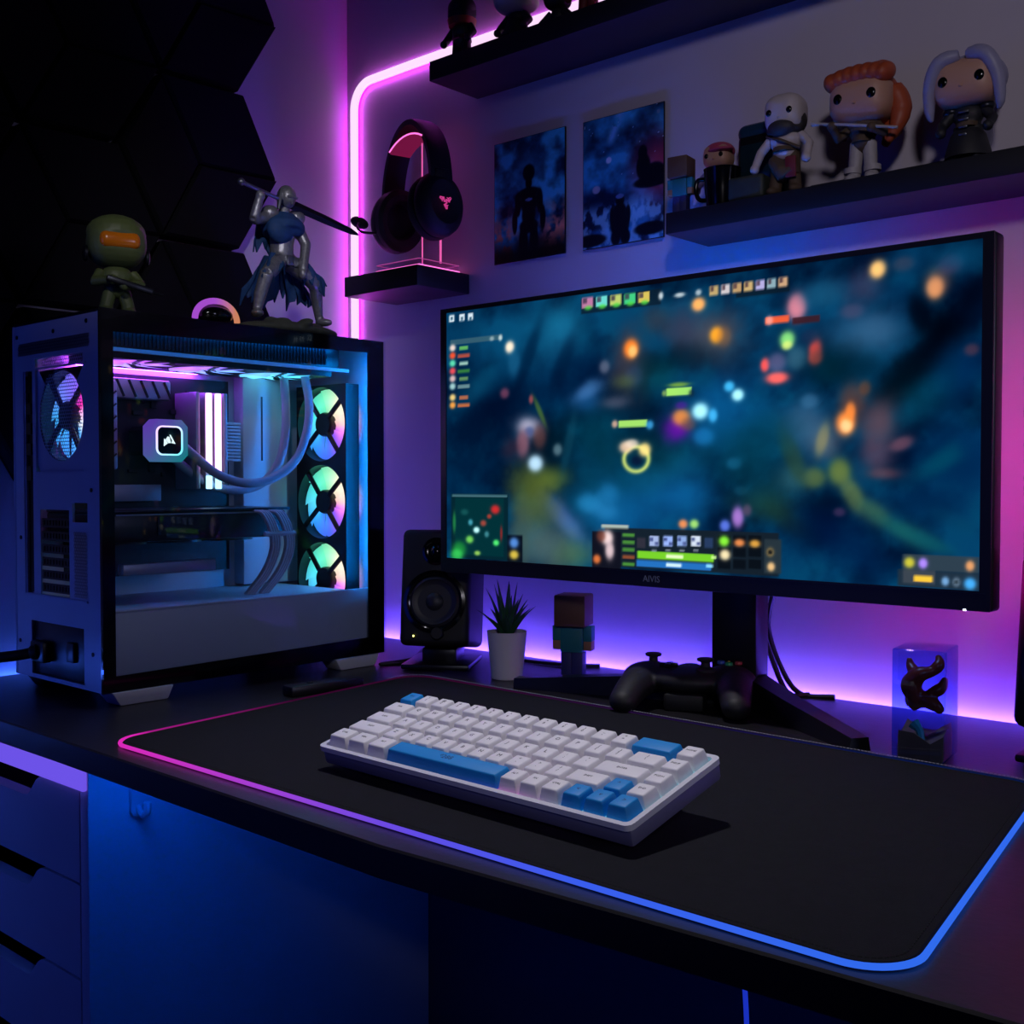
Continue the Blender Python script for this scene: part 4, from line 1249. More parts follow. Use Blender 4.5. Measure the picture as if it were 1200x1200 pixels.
def pumpbody(co):
    y, z = co.y + .86 - .799, co.z + DZ - 1.053
    k = max(0, min(1, .55 + (z - y) / .06))
    a, b = np.array((.02, .42, .45)), np.array((.24, .10, .75))
    return tuple(a * (1 - k) + b * k)


pp('pump_diffuser', MB().prism(oct_(.0275, .009), .017, YZ(-1.3213, .799, 1.053)), emit_attr('pump_diffuser_light', .55), smooth=20, colfn=pumpbody)
mb = MB(YZ(-1.3032, .7995, 1.0535))
lg = 1 / 1000
mb.prism([(-9 * lg, -8 * lg), (-8.5 * lg, 2 * lg), (-6 * lg, .5 * lg), (-3.2 * lg, -4 * lg)], .0004)
mb.prism([(-6 * lg, 1.2 * lg), (-3.5 * lg, 4.8 * lg), (-1 * lg, 4.4 * lg), (1.5 * lg, -3.6 * lg), (-2.6 * lg, -3.8 * lg)], .0004)
mb.prism([(-.6 * lg, 7.4 * lg), (1.2 * lg, 6.8 * lg), (8 * lg, -4.6 * lg), (2.2 * lg, -3.6 * lg), (3.2 * lg, 0 * lg), (.6 * lg, 3.4 * lg)], .0004)
pp('pump_logo', mb, emit('logo_white', (.85, 1., .95), 1.3), smooth=0)
h1 = smoothpath([(-1.325, .822, 1.055), (-1.312, .840, 1.035), (-1.300, .868, 1.010), (-1.290, .905, .998), (-1.283, .945, 1.004), (-1.278, .982, 1.030), (-1.276, 1.000, 1.070), (-1.278, 1.006, 1.110), (-1.285, 1.004, 1.150)], 6)
h2 = smoothpath([(-1.345, .822, 1.040), (-1.335, .842, 1.018), (-1.325, .874, .996), (-1.318, .912, .988), (-1.312, .950, .998), (-1.308, .975, 1.026), (-1.306, .985, 1.066), (-1.308, .988, 1.108), (-1.312, .988, 1.150)], 6)
for h in (h1, h2):
    pp('coolant_hose', MB().tube(h, .0062, 12), TUBEM, smooth=60)
mb = MB()
mb.span(-1.362, -1.240, .680, 1.03, 1.158, 1.190, .002)
rad = pp('radiator', mb, CASEB, smooth=30)
mb = MB()
for k in range(60):
    mb.span(-1.2398, -1.2385, .690 + k * .0053, .6925 + k * .0053, 1.162, 1.186)
pp('radiator_fins', mb, DARKM, rad, smooth=0)
mb = MB()
mb.span(-1.243, -1.238, .66, 1.046, 1.1545, 1.159)
pp('radiator_bracket', mb, CASEIN, smooth=0)


def fan(center, A, rad_, palette, s=1.4, thick=.024, label=None, bz=0.):
    """A fan: square frame, seven lit blades, hub and struts. A maps fan-local axes (x, y, +z to the viewer) to the world."""
    T = Matrix.Translation(center) @ A
    h = rad_ + .0028
    mb = MB(T)
    sq = []
    N = 48
    for k in range(N):
        a = 2 * PI * k / N
        c_, s_ = math.cos(a), math.sin(a)
        m_ = max(abs(c_), abs(s_))
        sq.append((h * c_ / m_, h * s_ / m_))
    ringprism(mb, sq, [(rad_ * math.cos(2 * PI * k / N), rad_ * math.sin(2 * PI * k / N)) for k in range(N)], thick, Matrix.Translation((0, 0, -thick)))
    fr = pp('fan', mb, CASEB, smooth=25, label=label)
    mb = MB(T)
    nb = 9
    for k in range(nb):
        a0 = 2 * PI * k / nb
        v, f = [], []
        for i in range(7):
            r = rad_ * (.24 + .72 * i / 6)
            for j in range(6):
                a = a0 + (2 * PI / nb) * 1.3 * j / 5 + .25 * i / 6
                v.append((r * math.cos(a), r * math.sin(a), bz - .018 + .0065 * j / 5))
        for i in range(6):
            for j in range(5):
                f.append([i * 6 + j, i * 6 + j + 1, i * 6 + 7 + j, i * 6 + 6 + j])
        mb.add(v, f)
    Ti = (wm(pc).inverted() @ T).inverted()
    pal = sorted(palette)

    def cf(co):
        p = Ti @ co
        a = math.degrees(math.atan2(p.y, p.x)) % 360
        r = math.hypot(p.x, p.y) / rad_
        q = pal + [(pal[0][0] + 360, pal[0][1])]
        if a < q[0][0]:
            a += 360
        c = q[0][1]
        for (x0, c0), (x1, c1) in zip(q, q[1:]):
            if x0 <= a <= x1:
                u = (a - x0) / (x1 - x0)
                c = [m + (n_ - m) * u for m, n_ in zip(c0, c1)]
        g = 1.15 - .45 * abs(r - .62) / .4
        return tuple(g * w for w in lin(c))
    pp('blades', mb, emit_attr('fan_light', s), fr, smooth=60, colfn=cf)
    mb = MB(T)
    mb.lathe([(rad_ * .33, -.014), (rad_ * .33, -.006), (rad_ * .30, -.003), (rad_ * .2, -.0025), (.0005, -.0025)], n=32)
    pp('hub', mb, BLACKP, fr)
    mb = MB(T)
    for a in (40, 130, 220, 310):
        a = R(a)
        mb.tube([(rad_ * .3 * math.cos(a), rad_ * .3 * math.sin(a), -.0045), (rad_ * 1.02 * math.cos(a), rad_ * 1.02 * math.sin(a), -.0045)], .0036, 8)
    pp('struts', mb, BLACKP, fr)
    return fr


PAL = [(0, (255, 190, 175)), (25, (255, 215, 185)), (60, (225, 230, 185)), (105, (110, 225, 165)), (150, (70, 205, 185)), (185, (80, 195, 215)), (225, (50, 140, 225)), (270, (75, 105, 235)), (310, (160, 85, 235)), (340, (235, 125, 225))]
# front fans face the rear (-Y): local x -> +X, local y -> +Z, local z -> -Y
AF = Matrix(((1, 0, 0, 0), (0, 0, -1, 0), (0, 1, 0, 0), (0, 0, 0, 1)))
for z, l in ((1.083, 'uppermost front fan'), (.9705, 'middle front fan'), (.858, 'lowest front fan, half hidden by the shroud')):
    fan((-1.295, 1.0405, z), AF, .0535, PAL, 1.7, label='multicolour ' + l)
# top fans face down
AT = Matrix(((0, 1, 0, 0), (1, 0, 0, 0), (0, 0, -1, 0), (0, 0, 0, 1)))
PURP = [(0, (170, 120, 245)), (90, (190, 90, 240)), (180, (205, 110, 245)), (270, (180, 150, 250))]
MIDP = [(0, (110, 170, 250)), (90, (150, 110, 245)), (180, (190, 110, 245)), (270, (150, 150, 250))]
CYAN = [(0, (80, 220, 250)), (90, (90, 180, 250)), (180, (110, 170, 250)), (270, (110, 225, 250))]
for y, pl, l in ((.745, PURP, 'purple'), (.8555, MIDP, 'violet'), (.966, CYAN, 'cyan')):
    fan((-1.301, y, 1.1475), AT, .052, pl, 2.2, .010, bz=.0125, label=l + ' glowing top fan')
# rear fan seen through the rear grille; light faces out (-Y)
RP = [(0, (245, 200, 245)), (35, (230, 40, 160)), (75, (120, 90, 235)), (120, (110, 110, 240)), (180, (60, 160, 235)), (250, (60, 140, 235)), (300, (90, 170, 245)), (335, (235, 235, 250))]
fan((-1.299, PY0 + .0045, 1.079), AF, .0535, RP, 1.5, label='rear fan behind the grille')

# graphics card
mb = MB()
mb.span(-1.366, -1.2455, .664, .940, .926, .962, .003)
gp = pp('graphics_card', mb, CASEB, smooth=30)
pp('backplate', MB().span(-1.366, -1.243, .664, .945, .962, .9655, .0008), DARKM, gp, smooth=30)
mb = MB()
mb.span(-1.2445, -1.2430, .745, .800, .934, .956)
pp('side_plate', mb, DARKM, gp, smooth=0)
pp('edge_strip', MB().span(-1.2450, -1.2435, .69, .93, .9585, .9605), STEELM, gp, smooth=0)
mb = MB()
for y in (.72, .80, .88):
    mb.lathe([(.040, 0), (.040, .004), (.038, .004), (.038, .001), (.012, .001), (.012, .005), (.0005, .005)], at(-1.306, y, .926, 180), 28)
pp('card_fan', mb, CASEB, gp)
pp('reflection_bar', MB().span(-1.26, -1.246, .70, .83, .886, .900, .002), HSINK, smooth=30)  # bluish reflection below the card, built as a bar
for k, y in enumerate((.893, .916)):
    mb = MB()
    for j in range(8):
        o = (j % 4) * .0038
        q = .0035 * (j // 4)
        pts = smoothpath([(-1.243 - q, y - .006 + o, .961), (-1.232 - q, y + o, .957), (-1.226 - q, y + .008 + o, .935), (-1.226 - q, y + .010 + o, .910), (-1.232 - q, y + .000 + o, .880), (-1.245 - q, y - .018 + o, .851)], 6)
        mb.tube(pts, .0019, 7)
    mb.tube([(-1.2262, y - .002, .931), (-1.2262, y + .024, .931)], .0034, 8)
    pp('power_lead', mb, SLEEVE, label='white sleeved power lead of the graphics card')
# unseen strips added to brighten the inside of the case
pp('added_inner_light', MB().span(-1.232, -1.226, .68, 1.03, 1.184, 1.188, .001), emit('case_blue', (.0, .27, 1.), 18.), label='added blue strip brightening the case')
pp('added_inner_light', MB().span(-1.2035, -1.2008, 1.0565, 1.0590, .86, 1.17), emit('case_blue_front', (.0, .29, 1.), 110.), label='added blue strip brightening the case')
pp('added_inner_light', MB().span(-1.366, -1.360, .70, .88, 1.148, 1.152, .001), emit('case_purple', (.45, .06, 1.), 55.), label='added purple strip brightening the board')

pts = smoothpath([(-1.345, .640, .792), (-1.36, .620, .788), (-1.40, .585, .782), (-1.47, .55, .772), (-1.53 + .03, .50, .752), (-1.5, .42, .7435)], 8)
mb = MB()
mb.tube(pts, [.010, .0095, .009] + [.0065] * (len(pts) - 3), 10)
solo('power_cord', mb, PLUGM, 'thick black power cord plugged into the rear of the computer', 'cable')

# ================================================================== shelves
def shelf(name, x0, x1, y0, z0, z1, label, lip=None):
    t = thing(name, label, 'shelf', ((x0 + x1) / 2, YW, z0))
    part('board', MB().span(x0, x1, y0, YW - .0002, z0, z1, .0012), SHELFM, t, world=True, smooth=30)
    if lip:
        part('back_lip', MB().span(x0 + lip, x1, YW - .010, YW - .0004, z1, z1 + .026, .001), SHELFM, t, world=True, smooth=30)
    return t


shelf('wall_shelf', -1.212, -.45, 1.180, 1.593, 1.622, 'long black floating shelf at the top of the picture')
shelf('wall_shelf', -1.398, -1.230, 1.172, 1.294, 1.325, 'small black floating shelf carrying the headset stand')
shelf('wall_shelf', -.796, -.10, 1.185, 1.308, 1.3345, 'black floating shelf above the monitor, with the big headed figurines', .15)
T1, T2, T3 = 1.622, 1.325, 1.3345

# ================================================================== posters
def poster1(S, T):
    n, n2 = fbm(S * 5 + 1, T * 7, 11), fbm(S * 13, T * 18, 12)
    k = np.clip((n - .34) / .34, 0, 1)[:, None]
    C = np.array([6, 26, 56]) * (1 - k) + np.array([70, 196, 236]) * k
    gl = (np.exp(-((S - .5) / .30) ** 2 - ((T - .72) / .20) ** 2) * (.35 + .5 * n2))[:, None]
    C = C * (1 - gl) + np.array([84, 196, 236]) * gl
    hot = np.clip((.52 - T) / .3, 0, 1) * np.clip((np.abs(S - .5) - .08) / .22, 0, 1) * np.clip((n2 - .36) / .25, 0, 1)
    C = C * (1 - hot[:, None]) + np.array([250, 150, 120]) * hot[:, None]
    dk = np.clip((.22 - T) / .16, 0, 1)[:, None]
    C = C * (1 - dk * .85)

    def blob(x, y, rx, ry, c=(10, 12, 24), a=1, C=None):
        q = ((S - x) / rx) ** 2 + ((T - y) / ry) ** 2
        w = (a / (1 + np.exp((q - 1) * 9)))[:, None]
        return C * (1 - w) + np.array(c) * w
    for b in ((.5, .705, .085, .068), (.5, .62, .045, .05), (.5, .545, .155, .04), (.5, .47, .125, .10), (.5, .36, .095, .09), (.345, .46, .045, .10), (.655, .46, .045, .10), (.30, .32, .038, .10), (.70, .32, .038, .10), (.5, .27, .13, .06), (.425, .12, .065, .18), (.575, .12, .065, .18)):
        C = blob(*b, C=C)
    C = blob(.5, .485, .05, .012, (120, 170, 220), .8, C=C)
    return C


def poster2(S, T):
    n, n2 = fbm(S * 4 + 3, T * 6, 31), fbm(S * 14, T * 15 + 3, 32)
    k = np.clip((n - .30) / .4, 0, 1)[:, None]
    C = np.array([8, 30, 62]) * (1 - k) + np.array([60, 170, 224]) * k
    p = (np.clip((S - .5) / .4, 0, 1) * np.exp(-((T - .52) / .24) ** 2))[:, None]
    C = C * (1 - p * .8) + np.array([230, 76, 100]) * p * .8
    st = (fbm(S * 60, T * 60, 33, 1) > .965)[:, None]
    C = np.where(st & (T[:, None] > .5), np.array([190, 215, 245]), C)
    lo = (np.clip((.36 - T) / .1, 0, 1) * np.clip((n2 - .42) / .14, 0, 1))[:, None]
    C = C * (1 - lo * .8) + np.array([150, 214, 236]) * lo * .8
    li = np.exp(-((S - .35 - .6 * (T - .8)) / .05) ** 2) * np.clip((T - .75) / .08, 0, 1) * (n2 > .42)
    C = C * (1 - li[:, None]) + np.array([110, 180, 235]) * li[:, None]

    def blob(x, y, rx, ry, c=(10, 12, 26), a=1, C=None):
        q = ((S - x) / rx) ** 2 + ((T - y) / ry) ** 2
        w = (a / (1 + np.exp((q - 1) * 9)))[:, None]
        return C * (1 - w) + np.array(c) * w
    for b in ((.75, .66, .055, .055), (.76, .55, .085, .10), (.90, .50, .12, .07), (.86, .43, .22, .045), (.47, .335, .055, .042), (.47, .25, .085, .06), (.47, .15, .12, .10), (.375, .22, .03, .07), (.575, .22, .03, .07), (.42, .05, .06, .06), (.54, .05, .06, .06), (.85, .08, .2, .05), (.10, .06, .2, .05)):
        C = blob(*b, C=C)
    C = blob(.33, .66, .035, .025, (205, 220, 245), 1, C=C)
    C = blob(.17, .45, .05, .03, (190, 170, 190), .9, C=C)
    C = blob(.47, .365, .05, .018, (120, 150, 205), .8, C=C)
    C = blob(.94, .94, .02, .015, (140, 150, 175), .7, C=C)
    return C


PAINT = paint_attr('printed_metal', .35)
for nm, fn, x, z, w, h, l in (('a', poster1, -1.0975, 1.4205, .139, .182, 'narrow metal poster of a dark standing silhouette over blue and reddish clouds'),
                              ('b', poster2, -.927, 1.419, .138, .181, 'metal poster of a starry night scene right of the silhouette poster')):
    t = thing('metal_poster', l, 'poster', (x, YW, z))
    part('panel', MB().span(x - w / 2, x + w / 2, 1.2735, 1.2760, z - h / 2, z + h / 2, .0006), BLACKP, t, world=True)
    part('magnet_mount', MB().span(x - .02, x + .02, 1.276, YW - .0002, z - .02, z + .02), BLACKP, t, world=True)
    picture('print', w - .002, h - .002, 110, 140, fn, PAINT, t, wm(t).inverted() @ at(x, 1.27335, z, 90, 0, 0))

# ================================================================== headset and its stand
NEONP = emit('stand_pink', (1., .16, .62), 1.5)
t = thing('headset_stand', 'clear acrylic headset stand with pink glowing edges on the small shelf', 'headset stand', (-1.285, 1.228, T2))
part('base', MB().span(-1.336, -1.2405, 1.186, 1.272, T2 + .004, T2 + .0125, .001), ACRYL, t, world=True)
mb = MB()
mb.span(-1.337, -1.2395, 1.185, 1.188, T2, T2 + .004)
mb.span(-1.2425, -1.2395, 1.188, 1.273, T2, T2 + .004)
mb.span(-1.337, -1.334, 1.188, 1.273, T2, T2 + .004)
mb.span(-1.334, -1.2425, 1.270, 1.273, T2, T2 + .004)
part('base_light', mb, NEONP, t, 'pink glowing rim', world=True, smooth=0)
for x, w in ((-1.2875, .0011), (-1.2470, .0017)):
    part('post', MB().tube([(x, 1.238, T2 + .0125), (x, 1.238, 1.530)], w, 8), emit('post_pink', (1., .13, .5), .85), t, 'thin pink glowing post', world=True)
mb = MB()
z = T2 + .0125
mb.tube([(-1.336, 1.186, z), (-1.2405, 1.186, z), (-1.2405, 1.272, z), (-1.336, 1.272, z)], .0008, 6, closed=True)
part('base_edge', mb, emit('edge_pink', (.9, .12, .6), .35), t, 'faint pink edge of the clear base', world=True)
HT = -15
T = at(-1.285, 1.222, 0, 0, 0, HT)
mb = MB(T)
for k in range(9):
    a = R(-24 + 6 * k)
    mb.box(.115 * math.sin(a), 0, 1.4175 + .115 * math.cos(a), .0135, .036, .004, .0005, 1, rot=(0, math.degrees(a), 0))
part('cradle', mb, emit('cradle_pink', (1., .04, .30), .16), t, 'pink glowing cradle', world=True, smooth=0)
mb = MB(T)
for y in (-.0185, .0185):
    mb.tube([(.117 * math.sin(R(a)), y, 1.4175 + .117 * math.cos(R(a))) for a in range(-27, 28, 6)], .0013, 6)
part('cradle_edge', mb, NEONP, t, world=True)

t = thing('headset', 'black gaming headset with microphone hanging on the acrylic stand', 'headset', (-1.285, 1.222, 1.41), HT)
I = wm(t).inverted()
mb = MB(T)
sec = [(-.006, -.016), (.006, -.014), (.006, .014), (-.006, .016)]
v, f = [], []
N = 40
for i in range(N + 1):
    a = R(-12 + 204 * i / N)
    c_, s_ = math.cos(a), math.sin(a)
    rx, rz = .078, .112
    nx, nz = c_ / rx, s_ / rz
    l_ = math.hypot(nx, nz)
    nx, nz = nx / l_, nz / l_
    for o, b in ((-.0045, -.018), (.0035, -.0185), (.0055, -.014), (.0055, .014), (.0035, .0185), (-.0045, .018)):
        v.append((rx * c_ + nx * o, b, 1.4425 + rz * s_ + nz * o))
for i in range(N):
    for j in range(6):
        f.append([i * 6 + j, i * 6 + (j + 1) % 6, i * 6 + 6 + (j + 1) % 6, i * 6 + 6 + j])
f += [list(range(6))[::-1], list(range(N * 6, N * 6 + 6))]
mb.add(v, f)
part('headband', mb, BLACKM, t, world=True, smooth=50)
for s in (-1, 1):
    C = T @ at(s * .064, 0, 1.416, 0, 0, 0) @ rotm(0, s * 84, s * 6)
    E_ = Matrix.Diagonal((1.12, .92, 1, 1))
    mb = MB(C @ E_)
    mb.lathe([(.030, -.006), (.042, -.004), (.0445, .004), (.043, .014), (.037, .022), (.030, .0245), (.028, .0235), (.0005, .0235)], n=40)
    cup = part('ear_cup', mb, BLACKM, t, world=True)
    mb = MB(C @ E_)
    mb.lathe([(.026, -.006), (.0425, -.006), (.0445, -.012), (.043, -.020), (.036, -.024), (.028, -.022), (.0245, -.014), (.024, -.006)], n=40)
    part('ear_cushion', mb, RUBBER, cup, world=True)
    mb = MB(T)
    mb.box(s * .0785, 0, 1.449, .009, .026, .040, .003, rot=(0, s * 6, 0))
    part('hinge', mb, BLACKP, cup, world=True)
    if s > 0:
        mb = MB(C @ at(0, 0, .0238, 0, 0, 90) @ Matrix.Scale(1.25, 4))
        for k in range(3):
            a = R(90 + 120 * k)
            M2 = Matrix.Rotation(R(120 * k), 4, 'Z')
            mb.tube([M2 @ Vector(p) for p in ((0, -.0095, .0006), (-.0022, -.0045, .0006), (.0016, -.0015, .0006), (0, .0006, .0006))], [.0006, .0011, .0010, .0007], 6)
            mb.tube([M2 @ Vector(p) for p in ((.0075, .0058, .0006), (.0040, .0040, .0006), (.0035, .0010, .0006))], [.0006, .0009, .0006], 6)
            mb.tube([M2 @ Vector(p) for p in ((-.0034, -.0042, .0006), (0, -.0056, .0006), (.0034, -.0042, .0006))], [.0004, .0007, .0004], 6)
        part('logo', mb, emit('logo_pink', (1., .07, .42), .55), cup, 'pink three fold logo', world=True)
mb = MB(T)
mb.tube(smoothpath([(-.066, -.030, 1.395), (-.085, -.050, 1.398), (-.100, -.052, 1.408), (-.108, -.046, 1.417)], 6), .0022, 8)
mic = part('microphone_boom', mb, BLACKP, t, world=True)
mb = MB(T)
mb.ball((-.116, -.041, 1.420), (.0155, .0092, .0092), (0, 22, 56), 16)
part('microphone_foam', mb, RUBBER, mic, world=True)

# ================================================================== figurines
def figurine(loc, rz, label, spec, group=None):
    """A plain big-headed vinyl toy. spec: scale, skin, top, legs, arms, hair builder."""
    s = spec.get('s', 1.)
    t = thing('vinyl_figurine', label, 'figurine', loc, rz, group)
    hw, hd, hh, hz = spec['head']
    mb = MB()
    mb.box(0, 0, hz, hw, hd, hh, min(hw, hd, hh) * .38, 5)
    head = part('head', mb, spec['skin'], t, smooth=60)
    if spec.get('eyes', True):
        for sx in (-1, 1):
            mb = MB()
            mb.ball((sx * hw * .27, -hd * .485, hz - hh * .02), (hw * .078, .0022, hw * .085), n=16)
            part('eye', mb, EYEM, head)
        mb = MB()
        mb.ball((0, -hd * .50, hz - hh * .16), (.0022, .0016, .0016), n=8)
        part('nose', mb, spec['skin'], head)
    nz = hz - hh * .45
    bw = spec.get('bw', .017)
    mb = MB()
    mb.ball((0, 0, nz - .010), (bw * 1.0, bw * .75, .013), n=16)
    mb.ball((0, 0, nz - .022), (bw * .82, bw * .68, .013), n=16)
    mb.tube([(0, 0, nz + .004), (0, 0, nz - .01)], .007, 10)
    fused('torso', mb, spec['top'], t, .0016, 3)
    hipz = nz - .028
    for sx in (-1, 1):
        mb = MB()
        mb.tube([(sx * bw * .42, 0, hipz + .006), (sx * bw * .55, -.001, hipz * .5), (sx * bw * .66, -.002, .004)], [.0085, .0075, .0078], 10)
        mb.ball((sx * bw * .70, -.005, .0052), (.0075, .0118, .0056), n=12)
        fused('leg', mb, spec['legs'], t, .0014, 2)
        mb = MB()
        el, hn = spec.get('arms', (((-.026, -.004, -.018), (-.024, -.014, -.028)), ((.026, -.004, -.018), (.024, -.014, -.028))))[0 if sx < 0 else 1]
        sh = (sx * bw * .9, 0, nz - .005)
        e_, h_ = (el[0], el[1], nz + el[2]), (hn[0], hn[1], nz + hn[2])
        mb.tube([sh, e_, h_], [.0062, .0056, .0048], 10)
        mb.ball(h_, .0058, n=12)
        fused('arm', mb, spec.get('armm', spec['skin']), t, .0014, 2)
    mb = MB()
    mb.tube([(0, 0, hipz + .004), (0, 0, hipz + .009)], [bw * .98, bw * .92], 16, sq=.78)
    part('belt', mb, spec.get('belt', BROWNC), t)
    spec['extra'](t, hw, hd, hh, hz, nz)
    return t


def bald(t, hw, hd, hh, hz, nz):
    mb = MB()
    mb.ball((0, -hd * .36, hz - hh * .40), (hw * .36, hd * .20, hh * .22), n=16)
    mb.ball((0, -hd * .05, hz - hh * .40), (hw * .50, hd * .42, hh * .16), n=16)
    for s in (-1, 1):
        mb.ball((s * hw * .46, 0, hz - hh * .2), (.003, hd * .22, hh * .22), n=12)
    fused('beard', mb, BEARD, t, .0016, 3)
    mb = MB()
    mb.tube([(-.013, .0, nz - .030), (0, -.003, nz - .046), (.004, -.004, nz - .055)], [.013, .016, .014], 14, sq=.7)
    mb.tube([(.008, .0, nz - .032), (.010, -.004, nz - .052)], [.012, .013], 14, sq=.7)
    fused('kilt', mb, BROWNC, t, .0018, 3)
    mb = MB()
    mb.box(.012, -.0135, nz - .044, .013, .003, .024, .001, rot=(4, 0, 0))
    part('red_sash', mb, REDC, t)
    mb = MB()
    mb.tube([(-.021, -.004, nz - .002), (0, -.0165, nz - .012), (.020, -.006, nz - .022)], .0034, 8, sq=.6)
    part('chest_strap', mb, BROWNC, t)


def copper(t, hw, hd, hh, hz, nz):
    mb = MB()
    mb.ball((0, hd * .12, hz + hh * .14), (hw * .53, hd * .50, hh * .50), n=24)
    for k in range(7):
        u = k / 6 - .5
        mb.ball((u * hw * .86, -hd * .26, hz + hh * (.50 - .30 * u * u)), (hw * .14, hd * .30, hh * .22), (20, u * 40, 0), 14)
    for k in range(5):
        u = k / 4 - .5
        mb.ball((u * hw * .6, hd * .05, hz + hh * .60), (hw * .16, hd * .40, hh * .20), (10, 0, 0), 14)
    fused('hair', mb, COPPER, t, .0018, 2)
    mb = MB()
    mb.tube(smoothpath([(hw * .44, hd * .10, hz + hh * .2), (hw * .56, hd * .14, hz - hh * .2), (hw * .54, hd * .05, hz - hh * .6), (hw * .40, -hd * .02, hz - hh * .98)], 5), [.010, .011, .012, .012, .012, .012, .012, .011, .011, .010, .009, .008, .007, .006, .005, .003], 12)
    mb.tube(smoothpath([(hw * .30, hd * .35, hz + hh * .1), (hw * .38, hd * .40, hz - hh * .4), (hw * .25, hd * .3, hz - hh * .95)], 5), [.012] * 8 + [.008, .006, .004], 12)
    mb.tube([(-hw * .40, hd * .2, hz - hh * .3), (-hw * .36, hd * .1, hz - hh * .72)], [.008, .004], 10)
    fused('hair_tail', mb, COPPER, t, .0018, 3)
    mb = MB()
    mb.tube([(-.045, -.030, nz - .000), (.0, -.025, nz - .009), (.046, -.019, nz - .019)], .0017, 8)
    mb.tube([(-.048, -.0304, nz + .0006), (-.039, -.0293, nz - .0014)], [.0032, .0022], 8)
    part('staff', mb, BONEC, t, 'pale thin staff held across the body')
    mb = MB()
    mb.ball((0, .001, nz - .004), (.020, .0155, .0085), n=16)
    fused('fur_collar', mb, BROWNC, t, .0016, 1)
    for s in (-1, 1):
        part('boot_cuff', MB().tube([(s * .0115, -.002, .012), (s * .0112, -.002, .018)], .0098, 12), BONEC, t)


def silver(t, hw, hd, hh, hz, nz):
    mb = MB()
    mb.ball((0, hd * .13, hz + hh * .10), (hw * .55, hd * .50, hh * .56), n=24)
    for s in (-1, 1):
        mb.tube(smoothpath([(s * hw * .06, -hd * .34, hz + hh * .52), (s * hw * .34, -hd * .42, hz + hh * .42), (s * hw * .50, -hd * .34, hz + hh * .0), (s * hw * .53, -hd * .26, hz - hh * .50), (s * hw * .50, -hd * .22, hz - hh * .72)], 4), [.006, .007, .008, .008, .008, .008, .008, .008, .0075, .007, .0065, .006, .0055, .005, .004, .003, .002], 12)
    fused('hair', mb, SILVER, t, .0018, 3)
    mb = MB()
    mb.tube(smoothpath([(0, hd * .30, hz), (.002, hd * .48, hz - hh * .5), (.004, hd * .52, hz - hh * 1.0), (.006, hd * .50, hz - hh * 1.25)], 4), [.034, .034, .034, .033, .032, .031, .030, .028, .026, .023, .019, .014, .008], 16, sq=.36)
    fused('long_hair', mb, SILVER, t, .002, 3)
    mb = MB()
    mb.lathe([(.014, nz - .026), (.018, .030), (.023, .012), (.024, .006), (.0005, .006)], n=24)
    part('coat', mb, DARKC, t)
    for s in (-1, 1):
        part('shoulder_pad', MB().ball((s * .018, 0, nz - .004), (.009, .008, .006), n=14), DARKM, t)
    mb = MB()
    for k in range(4):
        mb.box(0, -.0155 - .001 * k, nz - .010 - .008 * k, .011 - .001 * k, .003, .0022, .0006)
    part('buckles', mb, STEELM, t)


G3 = 'big headed figurines on the lower shelf'
figurine((-.643, 1.2075, T3), 4, 'bald bearded pale figurine in brown and red cloth on the lower shelf', dict(head=(.046, .043, .046, .094), skin=SKINP, top=SKINP, legs=BROWNC, bw=.020, extra=bald, eyes=True,
         arms=(((-.030, -.004, -.020), (-.034, -.012, -.040)), ((.030, -.004, -.018), (.030, -.012, -.036)))), G3)
figurine((-.552, 1.2165, T3), 2, 'copper haired figurine holding a pale staff on the lower shelf', dict(head=(.070, .056, .052, .092), skin=SKIN, top=BROWNC, legs=BONEC, armm=BROWNC, bw=.0165, extra=copper,
         arms=(((-.026, -.010, -.016), (-.026, -.026, -.006)), ((.027, -.010, -.018), (.018, -.022, -.014)))), G3)
figurine((-.436, 1.2165, T3), 2, 'silver haired figurine in a dark coat on the lower shelf', dict(head=(.068, .054, .050, .084), skin=SKIN, top=DARKC, legs=DARKC, armm=DARKC, bw=.0165, extra=silver), G3)

# small things at the left end of the lower shelf
block_doll((-.782, 1.199, T3), 8, .62, 'tiny plain block doll with teal body at the left end of the lower shelf', (BROWNB, TEALC, INDIGO, TANB))


def pinkcap(t, hw, hd, hh, hz, nz):
    mb = MB()
    mb.ball((0, .002, hz + hh * .22), (hw * .56, hd * .56, hh * .42), n=20)
    mb.ball((.008, -.012, hz + hh * .18), (hw * .5, hd * .35, hh * .10), n=14)
    fused('cap', mb, PINKC, t, .0016, 2)


figurine((-.752, 1.238, T3), 6, 'small figurine with pink cap and lavender clothes behind the black mug', dict(head=(.036, .032, .030, .072), skin=SKIN, top=LAVC, legs=PINKC, armm=LAVC, bw=.015, extra=pinkcap), None)
t = thing('mug', 'dark wide mug with glossy rim on the lower shelf', 'mug', (-.728, 1.207, T3))
part('cup', MB().lathe([(.017, 0), (.0195, .001), (.0215, .02), (.0225, .044), (.0232, .046), (.0218, .046), (.0205, .02), (.018, .004), (.0005, .003)], n=40), BLACKG, t)
part('handle', MB().tube(smoothpath([(-.0205, -.004, .037), (-.030, -.008, .036), (-.032, -.009, .024), (-.028, -.008, .013), (-.0195, -.004, .011)], 5), .0028, 10), BLACKG, t)
t = thing('display_case', 'dark rounded box with glossy blue top behind the mug', 'box', (-.690, 1.2505, T3))
part('case_body', MB().box(0, 0, .046, .066, .040, .092, .008, 4), BLACKP, t)
part('case_top', MB().box(0, 0, .093, .068, .042, .022, .0105, 5), NAVYG, t, 'glossy blue top')
